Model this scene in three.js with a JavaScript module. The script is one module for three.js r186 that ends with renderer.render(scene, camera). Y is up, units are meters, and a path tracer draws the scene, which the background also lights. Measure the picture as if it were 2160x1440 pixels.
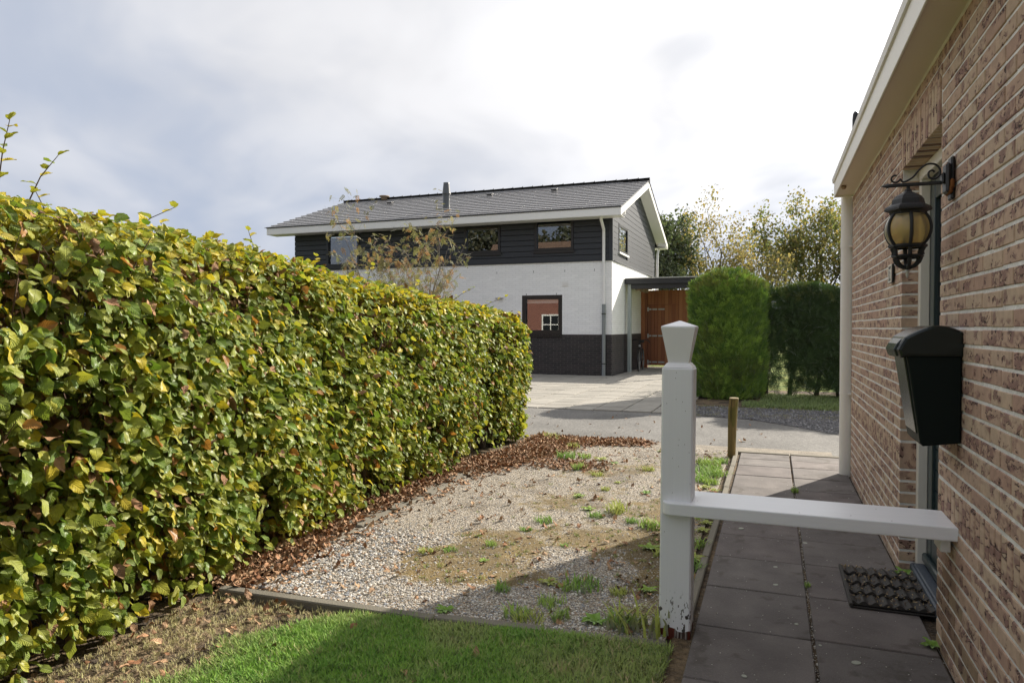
import * as THREE from 'three';
import { mergeGeometries } from 'three/addons/utils/BufferGeometryUtils.js';

// ---------- camera, sky, sun, exposure ----------
const scene = new THREE.Scene();
const camera = new THREE.PerspectiveCamera(52.1, 1024 / 682, 0.05, 2000);
camera.position.set(0, 1.4, 0);
camera.rotation.order = 'YXZ';
camera.rotation.set(THREE.MathUtils.degToRad(-1.089), THREE.MathUtils.degToRad(20.543), 0);

const EXPOSURE = 1.78;
const renderer = new THREE.WebGLRenderer();
renderer.toneMapping = THREE.LinearToneMapping;
renderer.toneMappingExposure = EXPOSURE;
renderer.shadowMap.enabled = true;

const SUN = new THREE.Vector3(0.85, 1, -1.6).normalize();
const sun = new THREE.DirectionalLight(new THREE.Color().setRGB(1, 0.92, 0.80), 5);
sun.name = 'sun';
sun.position.copy(SUN).multiplyScalar(60);
sun.shadow.radius = 1;
sun.castShadow = true;
sun.shadow.mapSize.set(4096, 4096);
Object.assign(sun.shadow.camera, { left: -30, right: 30, top: 30, bottom: -30, far: 150 });
scene.add(sun);

// ---------- random numbers and noise ----------
function rng(seed) { let s = seed | 0; return () => { s = (s + 0x6d2b79f5) | 0; let t = Math.imul(s ^ (s >>> 15), 1 | s); t = (t + Math.imul(t ^ (t >>> 7), 61 | t)) ^ t; return ((t ^ (t >>> 14)) >>> 0) / 4294967296; }; }
const TAB = new Float32Array(65536); { const r = rng(77); for (let i = 0; i < 65536; i++) TAB[i] = r(); }
// value noise that repeats after p x q cells
function vn(x, y, p = 256, q = p, s = 0) {
  const ix = Math.floor(x), iy = Math.floor(y), fx = x - ix, fy = y - iy, u = fx * fx * (3 - 2 * fx), v = fy * fy * (3 - 2 * fy);
  const x0 = ((ix % p) + p) % p, x1 = (x0 + 1) % p, y0 = ((iy % q) + q) % q, y1 = (y0 + 1) % q;
  const h = (a, b) => TAB[(a * 131 + b * 8191 + s * 977 + ((a * b) % 251) * 37) & 65535];
  const a = h(x0, y0), b = h(x1, y0), c = h(x0, y1), d = h(x1, y1);
  return a + (b - a) * u + (c - a) * v + (a - b - c + d) * u * v;
}
function fbm(x, y, oct = 4, p = 256, q = p, s = 0) { let t = 0, a = 0.5, n = 0; for (let i = 0; i < oct; i++) { t += a * vn(x, y, p, q, s + i * 7); n += a; a *= 0.5; x *= 2; y *= 2; p *= 2; q *= 2; } return t / n; }
const clamp = (x, a = 0, b = 1) => Math.min(b, Math.max(a, x)), lerp = (a, b, t) => a + (b - a) * t;
const smooth = (a, b, x) => { const t = clamp((x - a) / (b - a)); return t * t * (3 - 2 * t); };
const mix3 = (a, b, t) => [lerp(a[0], b[0], t), lerp(a[1], b[1], t), lerp(a[2], b[2], t)];

// ---------- the sky ----------
{
  const W = 3072, H = 1536, data = new Float32Array(W * H * 4);
  for (let row = 0; row < H; row++) {
    const el = ((row + 0.5) / H - 0.5) * Math.PI, y = Math.sin(el), c = Math.cos(el), yy = Math.max(y, 0);
    for (let col = 0; col < W; col++) {
      const o = (row * W + col) * 4;
      if (y < -0.06) { data[o] = 0.3 / EXPOSURE; data[o + 1] = 0.31 / EXPOSURE; data[o + 2] = 0.3 / EXPOSURE; data[o + 3] = 1; continue; }
      const az = ((col + 0.5) / W - 0.5) * 2 * Math.PI, x = Math.cos(az) * c, z = Math.sin(az) * c;
      const s = Math.acos(clamp(x * SUN.x + y * SUN.y + z * SUN.z, -1, 1));
      const k = 1 / (yy + 0.22), px = x * k, pz = z * k;
      const wx = fbm(px * 0.9 + 3, pz * 0.9, 3, 64, 64, 3) - 0.5, wz = fbm(px * 0.9, pz * 0.9 + 9, 3, 64, 64, 5) - 0.5, drift = smooth(0.16, 0.34, y + 0.12 * wx);
      const u = px * 0.8 + pz * 0.6 + wx * 0.8, v = -px * 0.6 + pz * 0.8 + wz * 0.8;
      const veil = fbm(u * 0.55 + 20, v * 1.0 + 7, 5, 64, 64, 11), puff = fbm(u * 2.2 + 5, v * 3.4 + 31, 5, 128, 128, 23), fine = fbm(u * 7 + 50, v * 13 + 3, 4, 256, 256, 31);
      let cloud = smooth(0.34, 0.64, veil * 0.62 + puff * 0.28 + fine * 0.1);
      cloud = clamp(cloud * 0.6 + 0.42 * drift * (0.75 + 0.5 * (puff - 0.35)) + 0.34 * smooth(1.25, 0.4, s));
      const glow = 2.5 * Math.exp(-s / 0.26) * (0.62 + 0.76 * smooth(0.3, 0.7, puff * 0.6 + veil * 0.4));
      const low = Math.exp(-yy / 0.1);
      const clear = mix3([0.43, 0.505, 0.66], [0.56, 0.62, 0.73], low);
      const lit = 0.79 + 0.2 * (puff - 0.5) + 0.14 * (veil - 0.5);
      for (let i = 0; i < 3; i++) data[o + i] = (lerp(clear[i], lit * [0.985, 0.99, 1.03][i], cloud) + glow * [1.0, 0.97, 0.92][i] * (0.75 + 0.35 * cloud)) / EXPOSURE;
      data[o + 3] = 1;
    }
  }
  const t = new THREE.DataTexture(data, W, H, THREE.RGBAFormat, THREE.FloatType);
  t.mapping = THREE.EquirectangularReflectionMapping; t.magFilter = THREE.LinearFilter; t.needsUpdate = true;
  scene.background = t; scene.environment = t;
}

// ---------- textures ----------
function tex(w, h, fn, srgb = true) {
  const d = new Uint8Array(w * h * 4);
  for (let y = 0; y < h; y++) for (let x = 0; x < w; x++) { const c = fn(x / w, y / h, x, y), o = (y * w + x) * 4; for (let i = 0; i < 3; i++) d[o + i] = clamp(Array.isArray(c) ? c[i] : c) * 255; d[o + 3] = 255; }
  const t = new THREE.DataTexture(d, w, h); t.wrapS = t.wrapT = THREE.RepeatWrapping; t.magFilter = THREE.LinearFilter;
  if (srgb) t.colorSpace = THREE.SRGBColorSpace;
  t.needsUpdate = true; return t;
}
const rep = (t, x, y = x) => { const c = t.clone(); c.repeat.set(x, y); c.needsUpdate = true; return c; };
const std = (o) => new THREE.MeshStandardMaterial(o);
const phys = (o) => new THREE.MeshPhysicalMaterial(o);
const lin = (r, g, b) => new THREE.Color().setRGB(r, g, b);

const CX = 8, CY = 16;   // brick faces in the atlas
let brickBump;
const brickMap = (() => {
  const W = 2048, H = 1024, hgt = new Float32Array(W * H), R = rng(5), cells = [];
  for (let i = 0; i < CX * CY; i++) cells.push([R(), R(), R() * 90, R(), R(), R()]);
  const t = tex(W, H, (u, v, x, y) => {
    const cx = Math.floor(u * CX), cy = Math.floor(v * CY), [ca, cb, off, cc, cd, ce] = cells[cy * CX + cx], lu = u * CX - cx, lv = v * CY - cy;
    const X = lu * 4.3 + off, Y = lv * 1.05 + off * 0.37;
    const w1 = fbm(X * 1.6, Y * 1.6, 3, 256, 256, 2) - 0.5, w2 = fbm(X * 1.6 + 40, Y * 1.6, 3, 256, 256, 4) - 0.5;
    const arc = (lu - 0.5) * (lu - 0.5) * (cd > 0.3 ? 1.6 : -0.8);
    const fold = fbm(X * 1.5 + w1 * 2.2, (Y - arc) * 3.4 + w2 * 2.6, 4, 256, 256, 6);
    const mask = smooth(0.38, 0.58, fbm(X * 0.9 + 11, Y * 1.5 + 3, 3, 256, 256, 8) + 0.14 * (cc - 0.35) - 0.22 * Math.abs(lu - 0.5) - 0.1 * Math.abs(lv - 0.5));
    const crease = mask * smooth(0.06, 0.012, Math.abs(fold - 0.5)) * smooth(0.25, 0.48, fbm(X * 5, Y * 5, 2, 512, 512, 9));
    const tint = mask * smooth(0.4, 0.6, fold);
    const grain = vn(x * 0.5, y * 0.5, 1024, 512, 3) - 0.5, cloudy = fbm(X * 2.2, Y * 2.2, 3, 256, 256, 12) - 0.5;
    let c = mix3([0.735, 0.65, 0.555], [0.71, 0.595, 0.515], ca);
    c = mix3(c, [0.62, 0.485, 0.425], cb > 0.78 ? 0.5 : 0.08 * cb);
    c = mix3(c, [0.50, 0.375, 0.345], tint * 0.72);
    c = mix3(c, [0.2, 0.125, 0.115], crease * 0.95);
    const k = 1 + 0.06 * grain + 0.16 * cloudy;
    hgt[y * W + x] = 0.62 + 0.1 * cloudy + 0.1 * grain + 0.1 * tint - 0.5 * crease;
    return [c[0] * k, c[1] * k, c[2] * k];
  });
  brickBump = tex(W, H, (u, v, x, y) => hgt[y * W + x], false);
  return t;
})();
const mortarMap = tex(512, 512, (u, v, x, y) => { const n = fbm(u * 24, v * 24, 4, 24, 24, 2), m = fbm(u * 5, v * 5, 3, 5, 5, 9); const k = 0.87 + 0.14 * (n - 0.5) + 0.12 * (m - 0.5); return [k, k * 0.99, k * 0.97]; });
const mortarBump = tex(512, 512, (u, v) => fbm(u * 40, v * 40, 3, 40, 40, 5), false);
// painted brick (one tile: 0.888 m by 1 m, four bricks by sixteen courses)
function courses(u, v) { const cy = Math.floor(v * 16), ly = v * 16 - cy, lx0 = u * 4 + (cy % 2) * 0.5, cx = Math.floor(lx0) % 4, lx = lx0 - Math.floor(lx0); const j = Math.max(smooth(0.16, 0.06, ly), smooth(0.05, 0.015, lx)); return [j, cx, cy]; }
const whiteBrick = tex(512, 512, (u, v) => { const [j, a, b] = courses(u, v); const n = fbm(u * 32, v * 32, 3, 32, 32, 2), k = 0.97 - 0.075 * j + 0.03 * (TAB[a * 40 + b] - 0.5) + 0.03 * (n - 0.5); return [k, k, k * 0.995]; });
const darkBrick = tex(512, 512, (u, v) => { const [j, a, b] = courses(u, v); const n = fbm(u * 32, v * 32, 4, 32, 32, 2) - 0.5, r = TAB[a * 71 + b * 3 + 900] - 0.5; const c = mix3([0.195 + r * 0.07, 0.18 + r * 0.05, 0.18 + r * 0.05], [0.47, 0.45, 0.43], j * 0.75); return c.map((q) => q + n * 0.06); });
const courseBump = tex(512, 512, (u, v) => { const [j] = courses(u, v); return 0.75 - 0.6 * j + 0.2 * fbm(u * 48, v * 48, 3, 48, 48, 4); }, false);
const grainBump = tex(256, 512, (u, v) => 0.5 + 0.4 * (fbm(u * 24 + 0.8 * vn(u * 4, v * 6, 4, 6), v * 3, 4, 24, 3, 6) - 0.5), false);
const fineNoise = tex(512, 512, (u, v) => fbm(u * 64, v * 64, 4, 64, 64, 8), false);
const slabMap = tex(1024, 1024, (u, v, x, y) => {
  const n = fbm(u * 6, v * 6, 4, 6, 6, 3) - 0.5, f = vn(x * 0.6, y * 0.6, 614, 614, 4) - 0.5, st = smooth(0.62, 0.8, fbm(u * 11, v * 11, 4, 11, 11, 14));
  let k = 0.47 + 0.16 * n + 0.09 * f; let c = [k * 1.015, k * 0.985, k * 0.965];
  c = mix3(c, [0.33, 0.31, 0.28], st * 0.5);
  if (TAB[(Math.floor(x / 3) * 71 + Math.floor(y / 3) * 8887) & 65535] > 0.9972) c = [0.68, 0.67, 0.63];
  return c;
});
const paverMap = tex(512, 512, (u, v, x, y) => { const n = fbm(u * 5, v * 5, 4, 5, 5, 33) - 0.5, f = vn(x * 0.7, y * 0.7, 358, 358, 4) - 0.5, k = 0.655 + 0.16 * n + 0.05 * f; return [k, k * 0.985, k * 0.955]; });
const asphaltMap = tex(1024, 1024, (u, v, x, y) => { const n = fbm(u * 4, v * 4, 5, 4, 4, 3) - 0.5, f = TAB[(x * 7 + y * 1031) & 65535] - 0.5, m = fbm(u * 90, v * 90, 2, 90, 90, 6) - 0.5; const k = 0.405 + 0.1 * n + 0.12 * f + 0.14 * m; return [k * 1.005, k * 0.985, k * 0.95]; });
const soilMap = tex(1024, 1024, (u, v, x, y) => { const n = fbm(u * 8, v * 8, 5, 8, 8, 3), m = fbm(u * 70, v * 70, 3, 70, 70, 9) - 0.5, f = TAB[(x * 7 + y * 1031) & 65535] - 0.5; let c = mix3([0.27, 0.225, 0.175], [0.43, 0.365, 0.275], smooth(0.35, 0.65, n)); return c.map((q) => q * (1 + 0.5 * m + 0.2 * f)); });
const turfMap = tex(1024, 1024, (u, v, x, y) => { const n = fbm(u * 6, v * 6, 5, 6, 6, 3), m = fbm(u * 90, v * 90, 3, 90, 90, 9) - 0.5; let c = mix3([0.30, 0.40, 0.10], [0.44, 0.47, 0.17], smooth(0.35, 0.65, n)); return c.map((q) => q * (1 + 0.6 * m)); });

// ---------- materials ----------
const M = {
  brick: std({ map: brickMap, bumpMap: brickBump, bumpScale: 0.004, roughness: 0.92 }),
  stainedBrick: std({ map: brickMap, bumpMap: brickBump, bumpScale: 0.004, roughness: 0.95, color: lin(0.62, 0.60, 0.52) }),
  paleBrick: std({ map: brickMap, bumpMap: brickBump, bumpScale: 0.003, roughness: 0.97, color: lin(1, 1, 1) }),
  mortar: std({ map: rep(mortarMap, 1.4), bumpMap: rep(mortarBump, 2), bumpScale: 0.004, roughness: 0.95 }),
  white: phys({ color: lin(0.86, 0.86, 0.87), roughness: 0.38, bumpMap: rep(grainBump, 3, 1), bumpScale: 0.0012 }),
  trim: phys({ color: lin(0.78, 0.74, 0.66), roughness: 0.4 }),
  trimWhite: phys({ color: lin(0.83, 0.82, 0.80), roughness: 0.45 }),
  soffit: phys({ color: lin(0.68, 0.59, 0.46), roughness: 0.55, bumpMap: rep(fineNoise, 3), bumpScale: 0.0008 }),
  pvc: phys({ color: lin(0.74, 0.71, 0.665), roughness: 0.38 }),
  greenDoor: phys({ color: lin(0.020, 0.038, 0.042), roughness: 0.3, clearcoat: 0.3, clearcoatRoughness: 0.2 }),
  sill: std({ color: lin(0.07, 0.085, 0.11), roughness: 0.5, bumpMap: rep(fineNoise, 6), bumpScale: 0.001 }),
  darkGlass: phys({ color: lin(0.01, 0.012, 0.012), roughness: 0.04, ior: 1.6 }),
  black: phys({ color: lin(0.018, 0.019, 0.022), roughness: 0.42, bumpMap: rep(fineNoise, 8), bumpScale: 0.0012 }),
  rubber: std({ color: lin(0.036, 0.031, 0.027), roughness: 0.75, bumpMap: rep(fineNoise, 10), bumpScale: 0.001 }),
  boxGreen: phys({ color: lin(0.004, 0.009, 0.008), roughness: 0.5, specularIntensity: 0.35 }),
  lidGreen: phys({ color: lin(0.006, 0.013, 0.012), roughness: 0.24, ior: 1.5 }),
  rust: std({ color: lin(0.20, 0.075, 0.02), roughness: 0.95 }),
  tileRoof: phys({ color: lin(0.25, 0.245, 0.25), roughness: 0.27, bumpMap: rep(fineNoise, 5), bumpScale: 0.0015 }),
  ridge: std({ color: lin(0.03, 0.03, 0.032), roughness: 0.5 }),
  navy: phys({ color: lin(0.026, 0.031, 0.040), roughness: 0.5, bumpMap: rep(grainBump, 1, 3), bumpScale: 0.001 }),
  frameBlack: phys({ color: lin(0.012, 0.013, 0.014), roughness: 0.35 }),
  pane: phys({ color: lin(0.86, 0.9, 0.9), roughness: 0, transmission: 1, thickness: 0, ior: 2.1 }),
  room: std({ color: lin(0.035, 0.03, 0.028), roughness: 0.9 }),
  flue: phys({ color: lin(0.10, 0.105, 0.11), roughness: 0.4, metalness: 0.3 }),
  zinc: phys({ color: lin(0.26, 0.28, 0.29), roughness: 0.45, metalness: 0.55, bumpMap: rep(fineNoise, 3), bumpScale: 0.001 }),
  whiteBrick: std({ map: rep(whiteBrick, 1 / 0.888, 1), bumpMap: rep(courseBump, 1 / 0.888, 1), bumpScale: 0.006, roughness: 0.7 }),
  darkBrick: std({ map: rep(darkBrick, 1 / 0.888, 1), bumpMap: rep(courseBump, 1 / 0.888, 1), bumpScale: 0.006, roughness: 0.75 }),
  steelPaint: phys({ color: lin(0.36, 0.40, 0.38), roughness: 0.5 }),
  cedar: [0, 1, 2, 3].map((i) => phys({ color: [lin(0.34, 0.125, 0.05), lin(0.28, 0.095, 0.038), lin(0.42, 0.175, 0.075), lin(0.22, 0.075, 0.032)][i], roughness: 0.55, bumpMap: rep(grainBump, 4, 0.6), bumpScale: 0.0015 })),
  galv: std({ color: lin(0.48, 0.48, 0.46), roughness: 0.45, metalness: 0.4 }),
  timber: std({ color: lin(0.30, 0.22, 0.15), roughness: 0.8, bumpMap: rep(grainBump, 3, 1), bumpScale: 0.003 }),
  concrete: std({ map: rep(paverMap, 1.3), bumpMap: rep(fineNoise, 3), bumpScale: 0.002, roughness: 0.95, color: lin(0.43, 0.40, 0.335) }),
  slab: [[0.70, 0.66, 0.64], [0.76, 0.725, 0.70], [0.64, 0.605, 0.59], [0.70, 0.64, 0.625]].map((c) => std({ map: slabMap, bumpMap: rep(fineNoise, 2.5), bumpScale: 0.0025, roughness: 0.9, color: lin(...c) })),
  paver: [1, 0.9, 0.95].map((k) => std({ map: paverMap, bumpMap: rep(fineNoise, 2), bumpScale: 0.002, roughness: 0.93, color: lin(0.78 * k, 0.755 * k, 0.70 * k) })),
  asphalt: std({ map: rep(asphaltMap, 0.5), bumpMap: rep(fineNoise, 1.2), bumpScale: 0.006, roughness: 0.95 }),
  soil: std({ map: rep(soilMap, 0.7), bumpMap: rep(fineNoise, 1.2), bumpScale: 0.02, roughness: 1 }),
  jointSoil: std({ map: rep(soilMap, 0.7), roughness: 1, color: lin(0.3, 0.3, 0.27) }),
  turf: std({ map: rep(turfMap, 0.45), bumpMap: rep(fineNoise, 1.5), bumpScale: 0.02, roughness: 1 }),
  bark: std({ color: lin(0.12, 0.10, 0.075), roughness: 0.95 }),
  twig: std({ color: lin(0.11, 0.07, 0.045), roughness: 0.9 }),
};

// ---------- geometry helpers ----------
// chamfered box between two corners, uv in metres along its faces
function ubox(x0, x1, y0, y1, z0, z1, c = 0.003) {
  const lo = [x0, y0, z0], hi = [x1, y1, z1], mid = [(x0 + x1) / 2, (y0 + y1) / 2, (z0 + z1) / 2];
  const P = (s, a) => [0, 1, 2].map((i) => { const k = i === a ? 0 : c; return s[i] > 0 ? hi[i] - k : lo[i] + k; });
  const pos = [], uv = [], nor = [];
  const tri = (a, b, d) => {
    const e = [b[0] - a[0], b[1] - a[1], b[2] - a[2]], f = [d[0] - a[0], d[1] - a[1], d[2] - a[2]];
    let n = [e[1] * f[2] - e[2] * f[1], e[2] * f[0] - e[0] * f[2], e[0] * f[1] - e[1] * f[0]];
    const l = Math.hypot(...n); if (l < 1e-12) return; n = n.map((q) => q / l);
    const o = [0, 1, 2].reduce((t, i) => t + n[i] * ((a[i] + b[i] + d[i]) / 3 - mid[i]), 0);
    const v = o < 0 ? [a, d, b] : [a, b, d]; if (o < 0) n = n.map((q) => -q);
    const ax = n.map(Math.abs), k = ax[0] >= ax[1] && ax[0] >= ax[2] ? 0 : ax[1] >= ax[2] ? 1 : 2;
    for (const p of v) { pos.push(...p); nor.push(...n); uv.push(...(k === 0 ? [p[2], p[1]] : k === 1 ? [p[0], p[2]] : [p[0], p[1]])); }
  };
  const quad = (a, b, d, e) => { tri(a, b, d); tri(a, d, e); };
  for (let a = 0; a < 3; a++) {
    const b = (a + 1) % 3, d = (a + 2) % 3, S = (sa, sb, sd) => { const s = []; s[a] = sa; s[b] = sb; s[d] = sd; return s; };
    for (const sa of [-1, 1]) quad(P(S(sa, -1, -1), a), P(S(sa, 1, -1), a), P(S(sa, 1, 1), a), P(S(sa, -1, 1), a));
    if (c > 0) for (const sa of [-1, 1]) for (const sb of [-1, 1]) quad(P(S(sa, sb, -1), a), P(S(sa, sb, 1), a), P(S(sa, sb, 1), b), P(S(sa, sb, -1), b));
  }
  if (c > 0) for (const i of [-1, 1]) for (const j of [-1, 1]) for (const k of [-1, 1]) tri(P([i, j, k], 0), P([i, j, k], 1), P([i, j, k], 2));
  const g = new THREE.BufferGeometry();
  g.setAttribute('position', new THREE.Float32BufferAttribute(pos, 3)); g.setAttribute('normal', new THREE.Float32BufferAttribute(nor, 3)); g.setAttribute('uv', new THREE.Float32BufferAttribute(uv, 2));
  return g;
}
const flat = (g) => { const h = g.index ? g.toNonIndexed() : g; for (const k of Object.keys(h.attributes)) if (!['position', 'normal', 'uv'].includes(k)) h.deleteAttribute(k); return h; };
const crisp = (g) => { const h = flat(g); h.computeVertexNormals(); return h; };
const merge = (list) => list.length === 1 ? list[0] : mergeGeometries(list.map(flat));
const at = (g, x, y, z, rx = 0, ry = 0, rz = 0, s = 1) => g.clone().applyMatrix4(new THREE.Matrix4().compose(new THREE.Vector3(x, y, z), new THREE.Quaternion().setFromEuler(new THREE.Euler(rx, ry, rz, 'YXZ')), new THREE.Vector3(s, s, s)));
const V = (x, y, z) => new THREE.Vector3(x, y, z);
function taper(points, radii, n = 6) {   // a tapering limb through points
  const pos = [], uv = [], idx = []; let up = V(0.3, 0.1, 1).normalize(), len = 0;
  points.forEach((p, i) => {
    const d = (points[i + 1] ?? p).clone().sub(points[i - 1] ?? p).normalize(), a = V(0, 0, 0).crossVectors(d, up).normalize(), b = V(0, 0, 0).crossVectors(a, d);
    if (i) len += p.distanceTo(points[i - 1]);
    for (let k = 0; k <= n; k++) { const t = (k / n) * Math.PI * 2, c = Math.cos(t) * radii[i], s = Math.sin(t) * radii[i]; pos.push(p.x + a.x * c + b.x * s, p.y + a.y * c + b.y * s, p.z + a.z * c + b.z * s); uv.push(k / n, len); }
    if (i) for (let k = 0; k < n; k++) { const q = (i - 1) * (n + 1) + k, r = i * (n + 1) + k; idx.push(q, r, q + 1, q + 1, r, r + 1); }
  });
  const g = new THREE.BufferGeometry(); g.setAttribute('position', new THREE.Float32BufferAttribute(pos, 3)); g.setAttribute('uv', new THREE.Float32BufferAttribute(uv, 2)); g.setIndex(idx); g.computeVertexNormals(); return g;
}
const tube = (pts, r, n = 8, seg = 24) => new THREE.TubeGeometry(new THREE.CatmullRomCurve3(pts), seg, r, n);
const lathe = (pts, n = 24) => new THREE.LatheGeometry(pts.map(([x, y]) => new THREE.Vector2(x, y)), n);

const taken = new Map();
const numbered = (name) => { const n = taken.get(name) ?? 0; taken.set(name, n + 1); return n ? `${name}_${String(n).padStart(3, '0')}` : name; };
function shade(o) { o.castShadow = o.receiveShadow = true; return o; }
function mesh(name, g, m, parent) { const o = shade(new THREE.Mesh(Array.isArray(g) ? merge(g) : g, m)); o.name = parent ? name : numbered(name); (parent ?? scene).add(o); return o; }
function thing(name, label, category, [x, y, z] = [0, 0, 0], group, turn = 0) { const o = new THREE.Group(); o.name = numbered(name); o.position.set(x, y, z); o.rotation.y = turn; o.userData = { label, category }; if (group) o.userData.group = group; scene.add(o); return o; }
function structure(name, g, m, label, category) { const o = mesh(name, g, m); o.userData = { kind: 'structure' }; if (label) Object.assign(o.userData, { label, category }); return o; }
function copies(name, g, m, list, parent, stuff = true) {   // list of [Matrix4, Color]
  const o = shade(new THREE.InstancedMesh(g, m, list.length)); o.name = parent ? name : numbered(name);
  list.forEach(([mt, c], i) => { o.setMatrixAt(i, mt); o.setColorAt(i, c); });
  if (stuff) o.userData.kind = 'stuff';
  (parent ?? scene).add(o); return o;
}
function frame(p, tip, nrm, s, sx = 1) {   // y along tip, z along the normal
  const y = tip.clone().normalize(), x = V(0, 0, 0).crossVectors(y, nrm).normalize(), z = V(0, 0, 0).crossVectors(x, y);
  return new THREE.Matrix4().makeBasis(x.multiplyScalar(s * sx), y.multiplyScalar(s), z.multiplyScalar(s)).setPosition(p);
}
function sheet(x0, x1, z0, z1, y, nx = 1, nz = 1, hf) {   // ground sheet, uv in metres
  const g = new THREE.PlaneGeometry(x1 - x0, z1 - z0, nx, nz); g.rotateX(-Math.PI / 2); g.translate((x0 + x1) / 2, y, (z0 + z1) / 2);
  const p = g.attributes.position, u = g.attributes.uv;
  for (let i = 0; i < p.count; i++) { u.setXY(i, p.getX(i), p.getZ(i)); if (hf) p.setY(i, y + hf(p.getX(i), p.getZ(i))); }
  g.computeVertexNormals(); return g;
}
function outline(pts, y) { const s = new THREE.Shape(pts.map(([x, z]) => new THREE.Vector2(x, -z))), g = new THREE.ShapeGeometry(s); g.rotateX(-Math.PI / 2); g.translate(0, y, 0); const p = g.attributes.position; for (let i = 0; i < p.count; i++) g.attributes.uv.setXY(i, p.getX(i), p.getZ(i)); return g; }
const inside = (pts, x, z) => { let c = false; for (let i = 0, j = pts.length - 1; i < pts.length; j = i++) { const [a, b] = pts[i], [d, e] = pts[j]; if ((b > z) !== (e > z) && x < ((d - a) * (z - b)) / (e - b) + a) c = !c; } return c; };
console.log('helpers ready');
//=====BODY=====
// ---------- the ground ----------
structure('ground', sheet(-300, 300, -400, 200, -0.03, 8, 8), M.turf);
structure('road', sheet(-70, 70, -11.66, -8.4, -0.006, 140, 4, (x, z) => 0.004 * Math.sin(x * 0.7)), M.asphalt);
structure('garden_soil', sheet(-6, 0.7, -8.75, 3, -0.014, 60, 100, (x, z) => 0.01 * (fbm(x * 2 + 50, z * 2 + 50, 3) - 0.5)), M.soil);
{ // sandy strip along the near edge of the road
  const sand = tex(512, 128, (u, v, x, y) => { const n = fbm(u * 20, v * 5, 4, 20, 5, 3) - 0.5, f = TAB[(x * 7 + y * 1031) & 65535] - 0.5, k = 0.53 + 0.14 * n + 0.12 * f; return [k, k * 0.94, k * 0.85]; });
  structure('road_verge', sheet(-2.7, 0.62, -8.62, -8.2, -0.001, 40, 4, (x, z) => 0.008 * (fbm(x * 3 + 9, z * 3 + 60, 3) - 0.62)), std({ map: rep(sand, 0.6, 2), roughness: 1, bumpMap: rep(fineNoise, 2), bumpScale: 0.008 }));
}
const DRIVE = { x0: -2.78, x1: -0.445, z0: -8.4, z1: -3.0 };
const blob = (x, z, cx, cz, rx, rz) => Math.exp(-(((x - cx) / rx) ** 2 + ((z - cz) / rz) ** 2));
function moss(x, z) {
  const n = fbm(x * 1.7 + 40, z * 1.7 + 40, 4, 256, 256, 6), f = fbm(x * 9 + 40, z * 9 + 90, 3, 256, 256, 8);
  const b = blob(x, z, -1.6, -4.1, 0.5, 0.55) + blob(x, z, -1.05, -4.5, 0.4, 0.32) + blob(x, z, -1.85, -3.75, 0.3, 0.3) + 0.9 * blob(x, z, -1.35, -5.6, 0.6, 0.6) + 0.85 * blob(x, z, -1.55, -6.9, 0.55, 0.5) + 0.8 * blob(x, z, -0.6, -4.0, 0.2, 0.9) + 0.6 * blob(x, z, -0.75, -5.6, 0.25, 1.2) + 0.75 * blob(x, z, -1.4, -3.6, 0.5, 0.3);
  return clamp(smooth(0.42, 0.75, b * 0.62 + (n - 0.5) * 0.9 + (f - 0.5) * 0.7 + 0.12));
}
const dents = (x, z) => 0.016 * (fbm(x * 1.4 + 60, z * 1.4 + 60, 3) - 0.5);
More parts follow.
